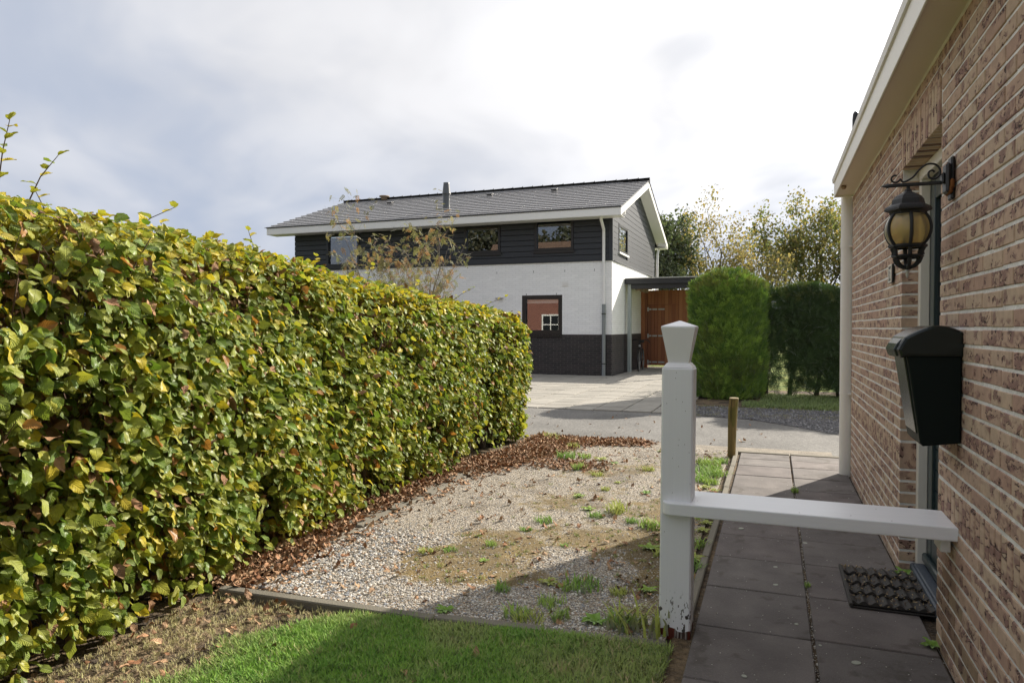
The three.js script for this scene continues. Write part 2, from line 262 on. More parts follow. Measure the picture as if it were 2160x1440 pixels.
{
  const { x0, x1, z0, z1 } = DRIVE;
  const shells = tex(1024, 2048, (u, v, x, y) => {
    const X = x0 + u * (x1 - x0), Z = z0 + v * (z1 - z0), m = moss(X, Z);
    const a = TAB[(Math.floor(x / 2 + 0.9 * vn(x * 0.3, y * 0.3)) * 71 + Math.floor(y / 2 + 0.9 * vn(x * 0.3 + 9, y * 0.3)) * 8887) & 65535], b = TAB[(x * 13 + y * 991) & 65535], n = fbm(u * 30, v * 66, 3, 64, 128, 3);
    let c = a > 0.62 ? mix3([0.64, 0.605, 0.55], [0.82, 0.79, 0.735], b) : a > 0.3 ? mix3([0.47, 0.43, 0.37], [0.60, 0.55, 0.475], b) : mix3([0.27, 0.24, 0.2], [0.42, 0.37, 0.31], b);
    c = mix3(c, mix3([0.25, 0.195, 0.07], [0.45, 0.36, 0.15], n), m * (a > 0.8 ? 0.45 : 0.88));
    const dirt = smooth(0.55, 0.75, fbm(X * 3 + 70, Z * 3 + 70, 4, 256, 256, 21));
    return mix3(c, [0.3, 0.26, 0.2], dirt * 0.4);
  });
  const g = sheet(x0, x1, z0, z1, 0, 30, 60, dents), p = g.attributes.position;
  for (let i = 0; i < p.count; i++) g.attributes.uv.setXY(i, (p.getX(i) - x0) / (x1 - x0), (p.getZ(i) - z0) / (z1 - z0));
  structure('shell_drive', g, std({ map: shells, bumpMap: shells, bumpScale: 0.006, roughness: 0.95 }));
  // loose shells and pebbles
  const R = rng(3), list = [], pg = new THREE.IcosahedronGeometry(1, 0), pal = [lin(0.52, 0.48, 0.41), lin(0.42, 0.38, 0.32), lin(0.3, 0.27, 0.23), lin(0.18, 0.16, 0.14), lin(0.37, 0.27, 0.18), lin(0.64, 0.61, 0.56), lin(0.27, 0.28, 0.30)];
  for (let i = 0; i < 80000; i++) {
    const t = Math.pow(R(), 1.5), Z = -3.02 - t * 5.3, X = x0 + 0.1 + R() * (x1 - x0 - 0.12), m = moss(X, Z); if (R() < m * 0.8) continue;
    const s = (0.0024 + 0.0046 * Math.pow(R(), 2.4)) * (Z < -4.3 ? 0.75 : 1) * (X < -2.0 && Z > -4.2 ? 1.5 : 1);
    const mt = new THREE.Matrix4().compose(V(X, dents(X, Z) + s * 0.25, Z), new THREE.Quaternion().setFromEuler(new THREE.Euler(R() * 0.9 - 0.45, R() * 6.3, R() * 0.9 - 0.45)), V(s * (1 + R() * 0.7), s * (0.4 + 0.3 * R()), s));
    list.push([mt, pal[Math.floor(Math.pow(R(), 0.9) * 7)].clone().multiplyScalar(0.8 + 0.4 * R())]);
  }
  const o = copies('shell_gravel', pg, std({ roughness: 0.75 }), list); Object.assign(o.userData, { label: 'loose pale crushed shells and pebbles covering the drive', category: 'gravel' });
}
{ // tiny sprigs between the shells
  const R = rng(19), list = [], g = bladeTuft(90, 12, 0.022, 0.03, 0.0022);
  for (let i = 0; i < 900; i++) { const X = -2.3 + R() * 1.82, Z = -3.1 - R() * 5.1; if (R() > 0.12 + 0.9 * moss(X, Z) + 0.4 * smooth(-1.4, -0.6, X)) continue; const s = 0.6 + 0.9 * R() * R(); list.push([new THREE.Matrix4().compose(V(X, dents(X, Z) - 0.001, Z), new THREE.Quaternion().setFromEuler(new THREE.Euler(0, R() * 6, 0)), V(s, s, s)), lin(0.2, 0.28, 0.05).lerp(lin(0.34, 0.34, 0.08), R())]); }
  Object.assign(copies('drive_sprigs', g, phys({ roughness: 1, transmission: 0.35, thickness: 0 }), list).userData, { label: 'tiny green sprigs and moss scattered through the shell gravel', category: 'moss' });
}
console.log('drive');
// lawn in front
const LAWN = [[-2.22, 3], [-2.2, -1.6], [-2.28, -2.0], [-2.2, -2.25], [-2.3, -2.45], [-2.12, -2.62], [-2.0, -2.8], [-1.9, -2.9], [-0.42, -3.07], [-0.40, -2.4], [-0.40, 3]];
structure('lawn', outline(LAWN, -0.002), M.turf);
function bladeTuft(seed, n, h, spread, w = 0.0022) {
  const R = rng(seed), pos = [], nor = [];
  for (let i = 0; i < n; i++) {
    const a = R() * 6.283, l = h * (0.55 + 0.6 * R()), lean = l * (0.25 + 0.7 * R()), ca = Math.cos(a), sa = Math.sin(a), bx = (R() - 0.5) * spread, bz = (R() - 0.5) * spread, px = -sa * w, pz = ca * w;
    const P = [0, 0.4, 0.75, 1].map((t) => [bx + ca * lean * t * t, l * t * (1 - 0.18 * t), bz + sa * lean * t * t, 1 - t * t * 0.95]);
    for (let k = 0; k < 3; k++) { const [a0, a1] = [P[k], P[k + 1]]; const q = [[a0[0] - px * a0[3], a0[1], a0[2] - pz * a0[3]], [a0[0] + px * a0[3], a0[1], a0[2] + pz * a0[3]], [a1[0] + px * a1[3], a1[1], a1[2] + pz * a1[3]], [a1[0] - px * a1[3], a1[1], a1[2] - pz * a1[3]]]; for (const j of k === 2 ? [0, 1, 2] : [0, 1, 2, 0, 2, 3]) { pos.push(...q[j]); nor.push(-ca * 0.4, 0.85, -sa * 0.4); } }
  }
  const g = new THREE.BufferGeometry(); g.setAttribute('position', new THREE.Float32BufferAttribute(pos, 3)); g.setAttribute('normal', new THREE.Float32BufferAttribute(nor, 3)); return g;
}
const grassMat = phys({ roughness: 1, transmission: 0.35, thickness: 0, clearcoat: 0.12, clearcoatRoughness: 0.5 });
const blade = (c) => phys({ color: c, roughness: 1, transmission: 0.35, thickness: 0, clearcoat: 0.12, clearcoatRoughness: 0.5 });
{
  const R = rng(9), list = [], tuft = bladeTuft(4, 9, 0.042, 0.03, 0.0026);
  const put = (X, Z, s, dry) => { const c = lin(0.12, 0.30, 0.018).lerp(lin(0.24, 0.42, 0.035), R()).lerp(lin(0.52, 0.43, 0.22), dry); list.push([new THREE.Matrix4().compose(V(X, -0.004, Z), new THREE.Quaternion().setFromEuler(new THREE.Euler((R() - 0.5) * 0.5, R() * 6.3, (R() - 0.5) * 0.5)), V(s, s * (0.7 + 0.6 * R()), s)), c]); };
  for (let i = 0; i < 60000; i++) {
    const X = -2.35 + R() * 1.95, Z = -3.05 + Math.pow(R(), 1.6) * 4.5; if (!inside(LAWN, X, Z)) continue;
    const bare = smooth(0.55, 0.72, fbm(X * 3 + 30, Z * 3 + 30, 3)) * 0.8 + 0.9 * blob(X, Z, -0.5, -2.8, 0.35, 0.35) + 0.7 * smooth(-2.0, -2.25, X) + 0.6 * blob(X, Z, -1.95, -2.85, 0.25, 0.15) + 0.5 * blob(X, Z, -0.85, -2.72, 0.2, 0.12);
    if (R() < bare * 0.85) { if (R() < 0.35) put(X, Z, 0.55, 0.6 + 0.4 * R()); continue; }
    put(X, Z, 0.7 + 0.6 * R(), 0.8 * Math.pow(R(), 9) + bare * 0.4);
  }
  for (let i = 0; i < 2600; i++) { const X = -2.75 + R() * 0.75, Z = -2.9 + R() * 2.2; if (R() < 0.75) put(X, Z, 0.45 + 0.3 * R(), 0.75 + 0.25 * R()); }
  const o = copies('lawn_grass', tuft, grassMat, list); Object.assign(o.userData, { label: 'short mown green grass with dry patches', category: 'grass' });
}
{ // concrete edging between lawn and drive
  const k = structure('lawn_kerb', ubox(-2.73, -0.5, -0.1, -0.03, -3.0, -2.97, 0.002), M.soil);
  const kerb = (xa, za, xb, zb, top) => { const l = Math.hypot(xb - xa, zb - za), o = mesh('kerb_stone', ubox(-l / 2, l / 2, -0.09, top, -0.028, 0.028, 0.006), M.concrete, k); o.position.set((xa + xb) / 2, 0, (za + zb) / 2); o.rotation.y = -Math.atan2(zb - za, xb - xa); o.rotation.x = 0.04; };
  kerb(-2.74, -2.905, -1.51, -2.955, 0.03); kerb(-1.505, -2.985, -0.98, -3.03, 0.024); kerb(-0.975, -3.03, -0.43, -3.08, 0.02);
  const e = structure('hedge_kerb', ubox(-2.9, -2.86, -0.1, -0.04, -8, -3, 0.002), M.soil);
  let z = -3.2; [0.42, 0.47, 0.44, 0.5, 0.45, 0.48, 0.5, 0.46, 0.5].forEach((l, i) => { const o = mesh('kerb_stone', ubox(-0.085, 0.085, -0.06, 0.012 + 0.006 * TAB[i], -l / 2, l / 2, 0.01), M.concrete, e); o.position.set(-2.79 + 0.03 * TAB[i + 9], 0, z - l / 2); o.rotation.y = 0.06 * (TAB[i + 30] - 0.5); z -= l + 0.05; });
}
{ // garden path of concrete slabs
  const bed = structure('garden_path', sheet(-0.42, 0.78, -8.3, 3, -0.004, 8, 60, (x, z) => 0.004 * (fbm(x * 9 + 20, z * 9 + 50, 2) - 0.5)), M.soil);
  const R = rng(21), zs = [2.4]; for (let z = 1.85; z > -2.9; z -= 0.518) zs.push(z); const near = zs.filter((z) => z > -2.75); near.push(-2.82, -3.342, -3.873, -4.4, -4.893, -5.4, -5.9, -6.41, -6.92, -7.42, -7.8, -8.14);
  for (let i = 0; i + 1 < near.length; i++) for (const [x0, x1, off] of [[-0.333, 0.171, 0], [0.180, 0.672, -0.014]]) {
    const z1 = near[i] + off - 0.004, z0 = near[i + 1] + off + 0.004, cx = (x0 + x1) / 2, cz = (z0 + z1) / 2, top = 0.014 + 0.004 * R();
    const o = mesh('paving_slab', ubox(x0 - cx + 0.003, x1 - cx - 0.003, -0.05, top, z0 - cz, z1 - cz, 0.005), M.slab[Math.floor(R() * 4)], bed);
    const u = o.geometry.attributes.uv, du = R() * 5, dv = R() * 5; for (let k = 0; k < u.count; k++) u.setXY(k, u.getX(k) + du, u.getY(k) + dv);
    o.position.set(cx, 0, cz); o.rotation.set((R() - 0.5) * 0.006, (R() - 0.5) * 0.006, (R() - 0.5) * 0.006);
  }
  for (let z = -3.36, i = 0; z > -7.5; z -= 0.99, i++) { const o = mesh('edging_stone', ubox(-0.022, 0.022, -0.08, 0.022, -0.49, 0.49, 0.006), M.concrete, bed); o.position.set(-0.378 + 0.008 * (R() - 0.5), 0, z - 0.49); o.rotation.y = 0.012 * (R() - 0.5); }
  for (const [x0, x1] of [[-0.36, 0.17], [0.18, 0.67]]) mesh('edging_stone', ubox(x0, x1, -0.06, 0.024, -8.235, -8.16, 0.006), M.concrete, bed);
  const list = []; const pg = new THREE.IcosahedronGeometry(1, 0);
  for (let i = 0; i < 1500; i++) { const joint = R() < 0.62, X = joint ? 0.1755 + (R() - 0.5) * 0.014 : -0.35 + R() * 1.02, Z = -2.3 - R() * 4.5, s = 0.0012 + 0.0022 * R() * R(); list.push([new THREE.Matrix4().compose(V(X, joint ? 0.006 : 0.0175, Z), new THREE.Quaternion().setFromEuler(new THREE.Euler(0, R() * 6, 0)), V(s * 1.6, s * 0.6, s)), R() < 0.6 ? lin(0.6, 0.58, 0.52) : lin(0.25, 0.2, 0.14)]); }
  Object.assign(copies('path_grit', pg, std({ roughness: 0.8 }), list).userData, { label: 'scattered grit and shell crumbs on the paving slabs', category: 'grit' });
  // pale lichen spots grown on the slabs
  const lich = std({ color: lin(0.36, 0.37, 0.31), roughness: 1 });
  const lg = new THREE.CylinderGeometry(1, 1, 0.002, 11), list2 = [];
  for (const [X, Z, s] of [[-0.2, -5.05, 0.022], [0.2, -4.85, 0.017], [0.02, -4.3, 0.014], [0.02, -4.0, 0.015], [0.11, -3.5, 0.011], [0.33, -3.18, 0.02], [0.2, -3.3, 0.008], [0.45, -5.3, 0.012], [-0.1, -2.9, 0.012], [0.42, -2.72, 0.03], [0.24, -5.8, 0.015]]) list2.push([new THREE.Matrix4().compose(V(X, 0.0178, Z), new THREE.Quaternion().setFromEuler(new THREE.Euler(0, X * 40, 0)), V(s, 1, s * 0.8)), lin(1, 1, 1)]);
  Object.assign(copies('lichen', lg, lich, list2).userData, { label: 'small pale round lichen spots on the path slabs', category: 'lichen' });
}
{ // paved forecourt of the far house
  const court = structure('forecourt', sheet(-30, -1.3, -26, -11.66, -0.022, 2, 2), M.jointSoil), R = rng(8);
  let n = 0; const slab = (x0, x1, z0, z1) => { const o = mesh('paving_slab', ubox(x0 + 0.011, x1 - 0.011, -0.05, 0.002 + 0.007 * R(), z0 + 0.006, z1 - 0.006, 0.005), M.paver[Math.floor(R() * 3)], court); n++; };
  for (let i = 0; i < 13; i++) for (let k = 0; k < 17; k++) slab(-7.9 + i * 0.5, -7.4 + i * 0.5, -11.7 - (k + 1) * 0.497, -11.7 - k * 0.497);
  for (let i = 0; i < 6; i++) for (let k = 0; k < 9; k++) slab(-4.4 + i * 0.5, -3.9 + i * 0.5, -20.149 - (k + 1) * 0.52, -20.149 - k * 0.52);
}
{ // dark gravel and grass at the far side of the road
  const gp = [[-1.35, -11.62], [-0.3, -11.3], [0.3, -10.7], [0.75, -10.1], [1.5, -9.4], [4, -8.6], [12, -8.6], [12, -12.9], [-1.3, -12.9]];
  const gt = tex(512, 512, (u, v, x, y) => { const a = TAB[(Math.floor(x / 3) * 71 + Math.floor(y / 3) * 8887) & 65535], n = fbm(u * 6, v * 6, 3, 6, 6, 2) - 0.5, k = 0.22 + 0.3 * a * a + 0.16 * n; return [k, k * 0.97, k * 0.98]; });
  structure('gravel_verge', outline(gp, 0.0), std({ map: gt, bumpMap: gt, bumpScale: 0.012, roughness: 0.9 }));
  const R = rng(31), list = [], pg = new THREE.IcosahedronGeometry(1, 0);
  for (let i = 0; i < 9000; i++) { const X = -1.3 + R() * 4.2, Z = -12.9 + R() * 4; if (!inside(gp, X, Z)) continue; const s = 0.008 + 0.012 * R() * R(); list.push([new THREE.Matrix4().compose(V(X, s * 0.3, Z), new THREE.Quaternion().setFromEuler(new THREE.Euler(R(), R() * 6, R())), V(s * 1.3, s * 0.8, s)), lin(0.13, 0.13, 0.14).multiplyScalar(0.5 + 1.6 * R() * R())]); }
  Object.assign(copies('dark_gravel', pg, std({ roughness: 0.7 }), list).userData, { label: 'dark grey gravel between the road and the grass verge', category: 'gravel' });
  const g2 = [], tuft = bladeTuft(14, 9, 0.09, 0.09, 0.005);
  for (let i = 0; i < 9000; i++) { const X = -0.5 + R() * 7, Z = -15.6 + R() * 2.65, e = Z > -13.1 + 0.1 * Math.sin(X * 5); if (e && R() < 0.8) continue; if (X < -0.2 && Z < -14) continue; g2.push([new THREE.Matrix4().compose(V(X, -0.02, Z), new THREE.Quaternion().setFromEuler(new THREE.Euler(0, R() * 6, 0)), V(1, 0.7 + R() * 0.6, 1)), lin(0.11, 0.19, 0.025).lerp(lin(0.17, 0.22, 0.045), R())]); }
  for (let i = 0; i < 900; i++) { const X = -1.4 + R() * 3.6, Z = -12.75 + (R() - 0.5) * 0.7 + (R() < 0.5 ? 0.9 : 0); g2.push([new THREE.Matrix4().compose(V(X, -0.004, Z), new THREE.Quaternion().setFromEuler(new THREE.Euler(0, R() * 6, 0)), V(0.5, 0.4 * R() + 0.1, 0.5)), lin(0.14, 0.15, 0.04).lerp(lin(0.22, 0.18, 0.08), R())]); }
  Object.assign(copies('verge_grass', tuft, grassMat, g2).userData, { label: 'strip of green grass in front of the dark conifer hedge', category: 'grass' });
  structure('bare_earth', outline([[-1.7, -13.0], [-0.2, -13.05], [0.1, -13.6], [6, -14.3], [6, -17], [-1.7, -17]], -0.018), M.soil);
}
console.log('ground');
// ---------- brick house on the right ----------
const XW = 0.68, ZF = -7.17, ZN = 3.0, J0 = -4.5, J1 = -3.515;      // wall face, far corner, near end, door jambs
const Y0 = 0.595, Y1 = 0.752, CH = 0.0643, LINT0 = 2.29, LINT1 = 2.502, EAVE = 2.66;
{
  const house = thing('brick_house', 'tan brick house with green door and white eaves on the right', 'house');
  const core = [ubox(XW + 0.004, XW + 0.3, -0.1, EAVE, ZF, J0, 0), ubox(XW + 0.004, XW + 0.3, -0.1, EAVE, J1, ZN, 0), ubox(XW + 0.004, XW + 0.3, LINT0 + 0.004, EAVE, J0, J1, 0), ubox(XW + 0.02, XW + 7, -0.1, EAVE, ZF - 0.125, ZF - 0.001, 0), ubox(XW + 0.3, XW + 7, -0.1, EAVE, ZN - 0.2, ZN - 0.1, 0), ubox(XW + 6.9, XW + 7, -0.1, EAVE, ZF + 0.2, ZN - 0.2, 0)];  // gable wall thickened outwards, out of view, to block sun beside the downpipe
  mesh('mortar_wall', core, M.mortar, house);
  const R = rng(12);
  // one brick lying along z with its face towards -x; uv picks a face of the atlas
  const face = (l, h, n, dep = 0.06, turned) => {
    const g = ubox(0, dep, -h / 2, h / 2, -l / 2, l / 2, 0.0025), p = g.attributes.position, u = g.attributes.uv, cx = n % CX, cy = Math.floor(n / CX) % CY;
    for (let i = 0; i < p.count; i++) { let a = (p.getZ(i) / l + 0.5) * Math.min(1, l / 0.212), b = p.getY(i) / h + 0.5; if (Math.abs(g.attributes.normal.getZ(i)) > 0.8) a = p.getX(i) / 0.215; if (turned) { const q = a; a = b; b = q; } u.setXY(i, (cx + 0.015 + 0.97 * a) / CX, (cy + 0.03 + 0.94 * b) / CY); }
    return g;
  };
  const stretcher = []; for (let i = 0; i < 48; i++) stretcher.push(face(0.2165, 0.0525, (i * 37) % 128));
  const all = [];   // [z centre, y centre, length]
  const row = (y, odd, za, zb) => { let z = odd ? za - 0.111 : za; for (; z < zb - 0.005; z += 0.222) { const a = Math.max(z, za), b = Math.min(z + 0.222, zb); if (b - a > 0.03) all.push([(a + b) / 2, y, b - a - 0.0055]); } };
  const rows = []; for (let k = 0; k < 9; k++) rows.push([Y0 - (k + 0.5) * (Y0 / 9), k]); for (let k = 0; k < 29; k++) rows.push([Y1 + (k + 0.5) * CH + 0.004, k + 1]);
  for (const [y, k] of rows) {
    const over = y > LINT0 - 0.02 && y < LINT1;
    row(y, k % 2, J1, ZN); row(y, k % 2, ZF, J0);
    if (y > LINT1 + 0.02) row(y, k % 2, J0, J1);
  }
  // the 300 that show largest are bricks of their own, the rest one part
  const px = ([z, y]) => { const d = Math.hypot(XW, y - 1.4, z), c = Math.abs(XW / d); const v = V(XW, y, z).project(camera); return (Math.abs(v.x) < 1.03 && Math.abs(v.y) < 1.05 && z < -1) ? c / (d * d) : -1; };
  camera.updateMatrixWorld(); camera.matrixWorldInverse.copy(camera.matrixWorld).invert(); camera.updateProjectionMatrix();
  all.sort((a, b) => px(b) - px(a));
  const rest = [];
  all.forEach(([z, y, l], i) => {
    const n = Math.floor(R() * 48), g = Math.abs(l - 0.2165) < 0.001 ? stretcher[n] : face(l, 0.0525, n * 2 + 1), x = XW + 0.0015 - 0.003 * R(), yj = y + 0.003 * (R() - 0.5), tilt = 0.012 * (R() - 0.5);
    if (i < 300) { const dirty = y < 0.42 && R() < 0.75 - y * 1.2 && z > J1, pale = !dirty && y < 0.58 && z > J1 && z < -2.6 && R() < 0.5, o = mesh('brick', g, dirty ? M.stainedBrick : pale ? M.paleBrick : M.brick, house); o.position.set(x, yj, z); o.rotation.x = tilt; } else rest.push(at(g, x, yj, z, tilt));
  });
  const b = mesh('brickwork', rest, M.brick, house); b.userData.kind = 'stuff';
  // bricks on end: the band below the sills and the flat arch over the door
  const soldier = []; for (let i = 0; i < 10; i++) soldier.push(face(0.05, Y1 - Y0 - 0.012, (i * 29) % 128, 0.06, true));
  for (const [za, zb] of [[ZF, J0], [J1, -0.8]]) for (let z = za + 0.031; z < zb - 0.02; z += 0.0605) { const o = mesh('soldier_brick', soldier[Math.floor(R() * 10)], M.brick, house); o.position.set(XW + 0.001 - 0.003 * R(), (Y0 + Y1) / 2, z); o.rotation.x = 0.02 * (R() - 0.5); }
  const arch = []; for (let i = 0; i < 6; i++) arch.push(face(0.05, LINT1 - LINT0 - 0.004, (i * 53) % 128, 0.11, true));
  for (let z = J0 + 0.031; z < J1 - 0.02; z += 0.0605) { const o = mesh('arch_brick', arch[Math.floor(R() * 6)], M.brick, house); o.position.set(XW - 0.004 - 0.003 * R(), (LINT0 + LINT1) / 2, z); o.rotation.x = 0.02 * (R() - 0.5); }
  // brick returns of the door recess
  const ret = []; for (let i = 0; i < 8; i++) { const g = face(0.086, 0.0525, i * 11 + 3, 0.05); g.rotateY(Math.PI / 2); ret.push(g); }
  for (const [y] of rows) if (y < LINT0 - 0.03) { const o = mesh('return_brick', ret[Math.floor(R() * 8)], M.brick, house); o.position.set(XW + 0.043, y, J0 + 0.0025); }
  { const o = mesh('return_brick', face(0.086, 0.147, 77, 0.05), M.brick, house); o.geometry.rotateY(Math.PI / 2); o.position.set(XW + 0.043, (Y0 + Y1) / 2, J0 + 0.0025); }
  // door
  const fr = mesh('door_frame', [ubox(0.762, 0.81, 0.07, 2.225, J0 + 0.003, J0 + 0.062), ubox(0.762, 0.81, 0.07, 2.225, J1 - 0.062, J1 - 0.003), ubox(0.762, 0.81, 2.226, 2.288, J0 + 0.003, J1 - 0.003)], M.trim, house); fr.userData.label = 'cream white door frame';
  mesh('threshold', [ubox(0.735, 0.82, -0.02, 0.068, J0 + 0.004, J1 - 0.004, 0.008), ubox(0.745, 0.80, 0.069, 0.086, J0 + 0.064, J1 - 0.064, 0.006)], M.sill, house);
  const door = mesh('door', [ubox(0.81, 0.855, 0.09, 2.22, J0 + 0.063, J0 + 0.165), ubox(0.81, 0.855, 0.09, 2.22, J1 - 0.165, J1 - 0.063), ubox(0.812, 0.853, 0.09, 0.3, J0 + 0.1655, J1 - 0.1655), ubox(0.812, 0.853, 0.86, 0.97, J0 + 0.1655, J1 - 0.1655), ubox(0.812, 0.853, 2.1, 2.22, J0 + 0.1655, J1 - 0.1655), ubox(0.785, 0.812, 0.1, 0.15, J0 + 0.064, J1 - 0.064, 0.008)], M.greenDoor, house);
  for (let k = 0; k < 5; k++) mesh('panel_board', ubox(0.826, 0.845, 0.301 + k * 0.1115, 0.301 + (k + 1) * 0.1115 - 0.006, J0 + 0.1655, J1 - 0.1655, 0.004), M.greenDoor, door);
  mesh('glass', ubox(0.83, 0.838, 0.971, 2.099, J0 + 0.1656, J1 - 0.1656, 0), M.darkGlass, door);
  mesh('letter_flap', ubox(0.80, 0.8119, 0.895, 0.935, -4.15, -3.86, 0.003), M.galv, door);
  // eaves
  mesh('soffit', ubox(0.535, XW + 0.05, EAVE - 0.02, EAVE, -7.2, ZN, 0.001), M.soffit, house);
  mesh('fascia', ubox(0.525, 0.5345, EAVE - 0.036, 2.758, -7.235, ZN, 0.002), M.trim, house);
  const gut = new THREE.Shape([[0.5345, 2.79], [0.5345, 2.759], [0.513, 2.759], [0.506, 2.793], [0.511, 2.794], [0.517, 2.768], [0.528, 2.768], [0.528, 2.79]].map(([x, y]) => new THREE.Vector2(x, y)));
  const gg = new THREE.ExtrudeGeometry(gut, { depth: ZN + 7.24, bevelEnabled: false }); gg.translate(0, 0, -7.24);
  mesh('gutter', gg, M.pvc, house);
  mesh('cable_knob', at(new THREE.IcosahedronGeometry(0.022, 1), 0.565, EAVE - 0.034, -6.72), M.timber, house);
  mesh('eave_return', ubox(0.526, XW + 0.6, EAVE - 0.035, 2.757, -7.236, -7.201, 0.002), M.trim, house);
  const rs = new THREE.Shape([[0.529, 2.795], [4.2, 5.03], [7.9, 2.795], [7.9, 2.70], [4.2, 4.9], [0.536, 2.70]].map(([x, y]) => new THREE.Vector2(x, y))), rg = new THREE.ExtrudeGeometry(rs, { depth: ZN + 7.2, bevelEnabled: false }); rg.translate(0, 0, -7.2);
  const roof = mesh('roof', rg, M.ridge, house);
  const gs = new THREE.Shape([[XW, EAVE], [XW + 7, EAVE], [4.2, 4.86]].map(([x, y]) => new THREE.Vector2(x, y))), ge = new THREE.ExtrudeGeometry(gs, { depth: 0.08, bevelEnabled: false }); ge.translate(0, 0, ZF + 0.01);
  mesh('gable', ge, M.mortar, house);
  mesh('vent_pipe', lathe([[0, 0], [0.026, 0], [0.026, 0.42], [0.022, 0.47], [0.012, 0.49], [0, 0.49]], 16).translate(0.66, 2.8, -6.8), M.black, house);
  // downpipe
  const pipe = mesh('downpipe', at(new THREE.CylinderGeometry(0.052, 0.052, 2.70, 28, 1), 0.643, 1.35, -7.285), M.pvc, house);
  mesh('pipe_joint', at(new THREE.CylinderGeometry(0.0555, 0.0555, 0.09, 28), 0.643, 2.2, -7.285), M.pvc, pipe);
  for (const y of [0.785, 2.16]) { mesh('pipe_bracket', [at(new THREE.CylinderGeometry(0.0545, 0.0545, 0.02, 28), 0.643, y, -7.285), ubox(0.66, 0.72, y - 0.006, y + 0.006, -7.25, -7.165, 0.001)], M.pvc, pipe); }
  mesh('pipe_bolt', at(new THREE.CylinderGeometry(0.008, 0.008, 0.03, 8), 0.70, 0.785, -7.2, 0, 0, Math.PI / 2), M.black, pipe);
}
console.log('house');
{ // house number plate
  const t = thing('house_number_sign', 'small framed house number plate on the brick wall beside the door', 'sign', [XW - 0.006, 1.73, -4.78]);
  mesh('plate', ubox(-0.012, 0, -0.056, 0.056, -0.062, 0.062, 0.003), M.frameBlack, t);
  mesh('rim', [ubox(-0.017, -0.0121, 0.044, 0.054, -0.06, 0.06, 0.001), ubox(-0.017, -0.0121, -0.054, -0.044, -0.06, 0.06, 0.001), ubox(-0.017, -0.0121, -0.0439, 0.0439, 0.05, 0.06, 0.001), ubox(-0.017, -0.0121, -0.0439, 0.0439, -0.06, -0.05, 0.001)], M.trim, t);
  const { FontLoader } = await import('three/addons/loaders/FontLoader.js'), { TextGeometry } = await import('three/addons/geometries/TextGeometry.js');
  const font = await new FontLoader().loadAsync('fonts/droid/droid_sans_bold.typeface.json');
  for (const [ch, z] of [['3', -0.046], ['1', 0.004]]) { const g = new TextGeometry(ch, { font, size: 0.058, depth: 0.003, curveSegments: 6, bevelEnabled: false }); g.rotateY(-Math.PI / 2); g.translate(-0.0121, -0.029, z); mesh('digit', g, M.trim, t); }
}
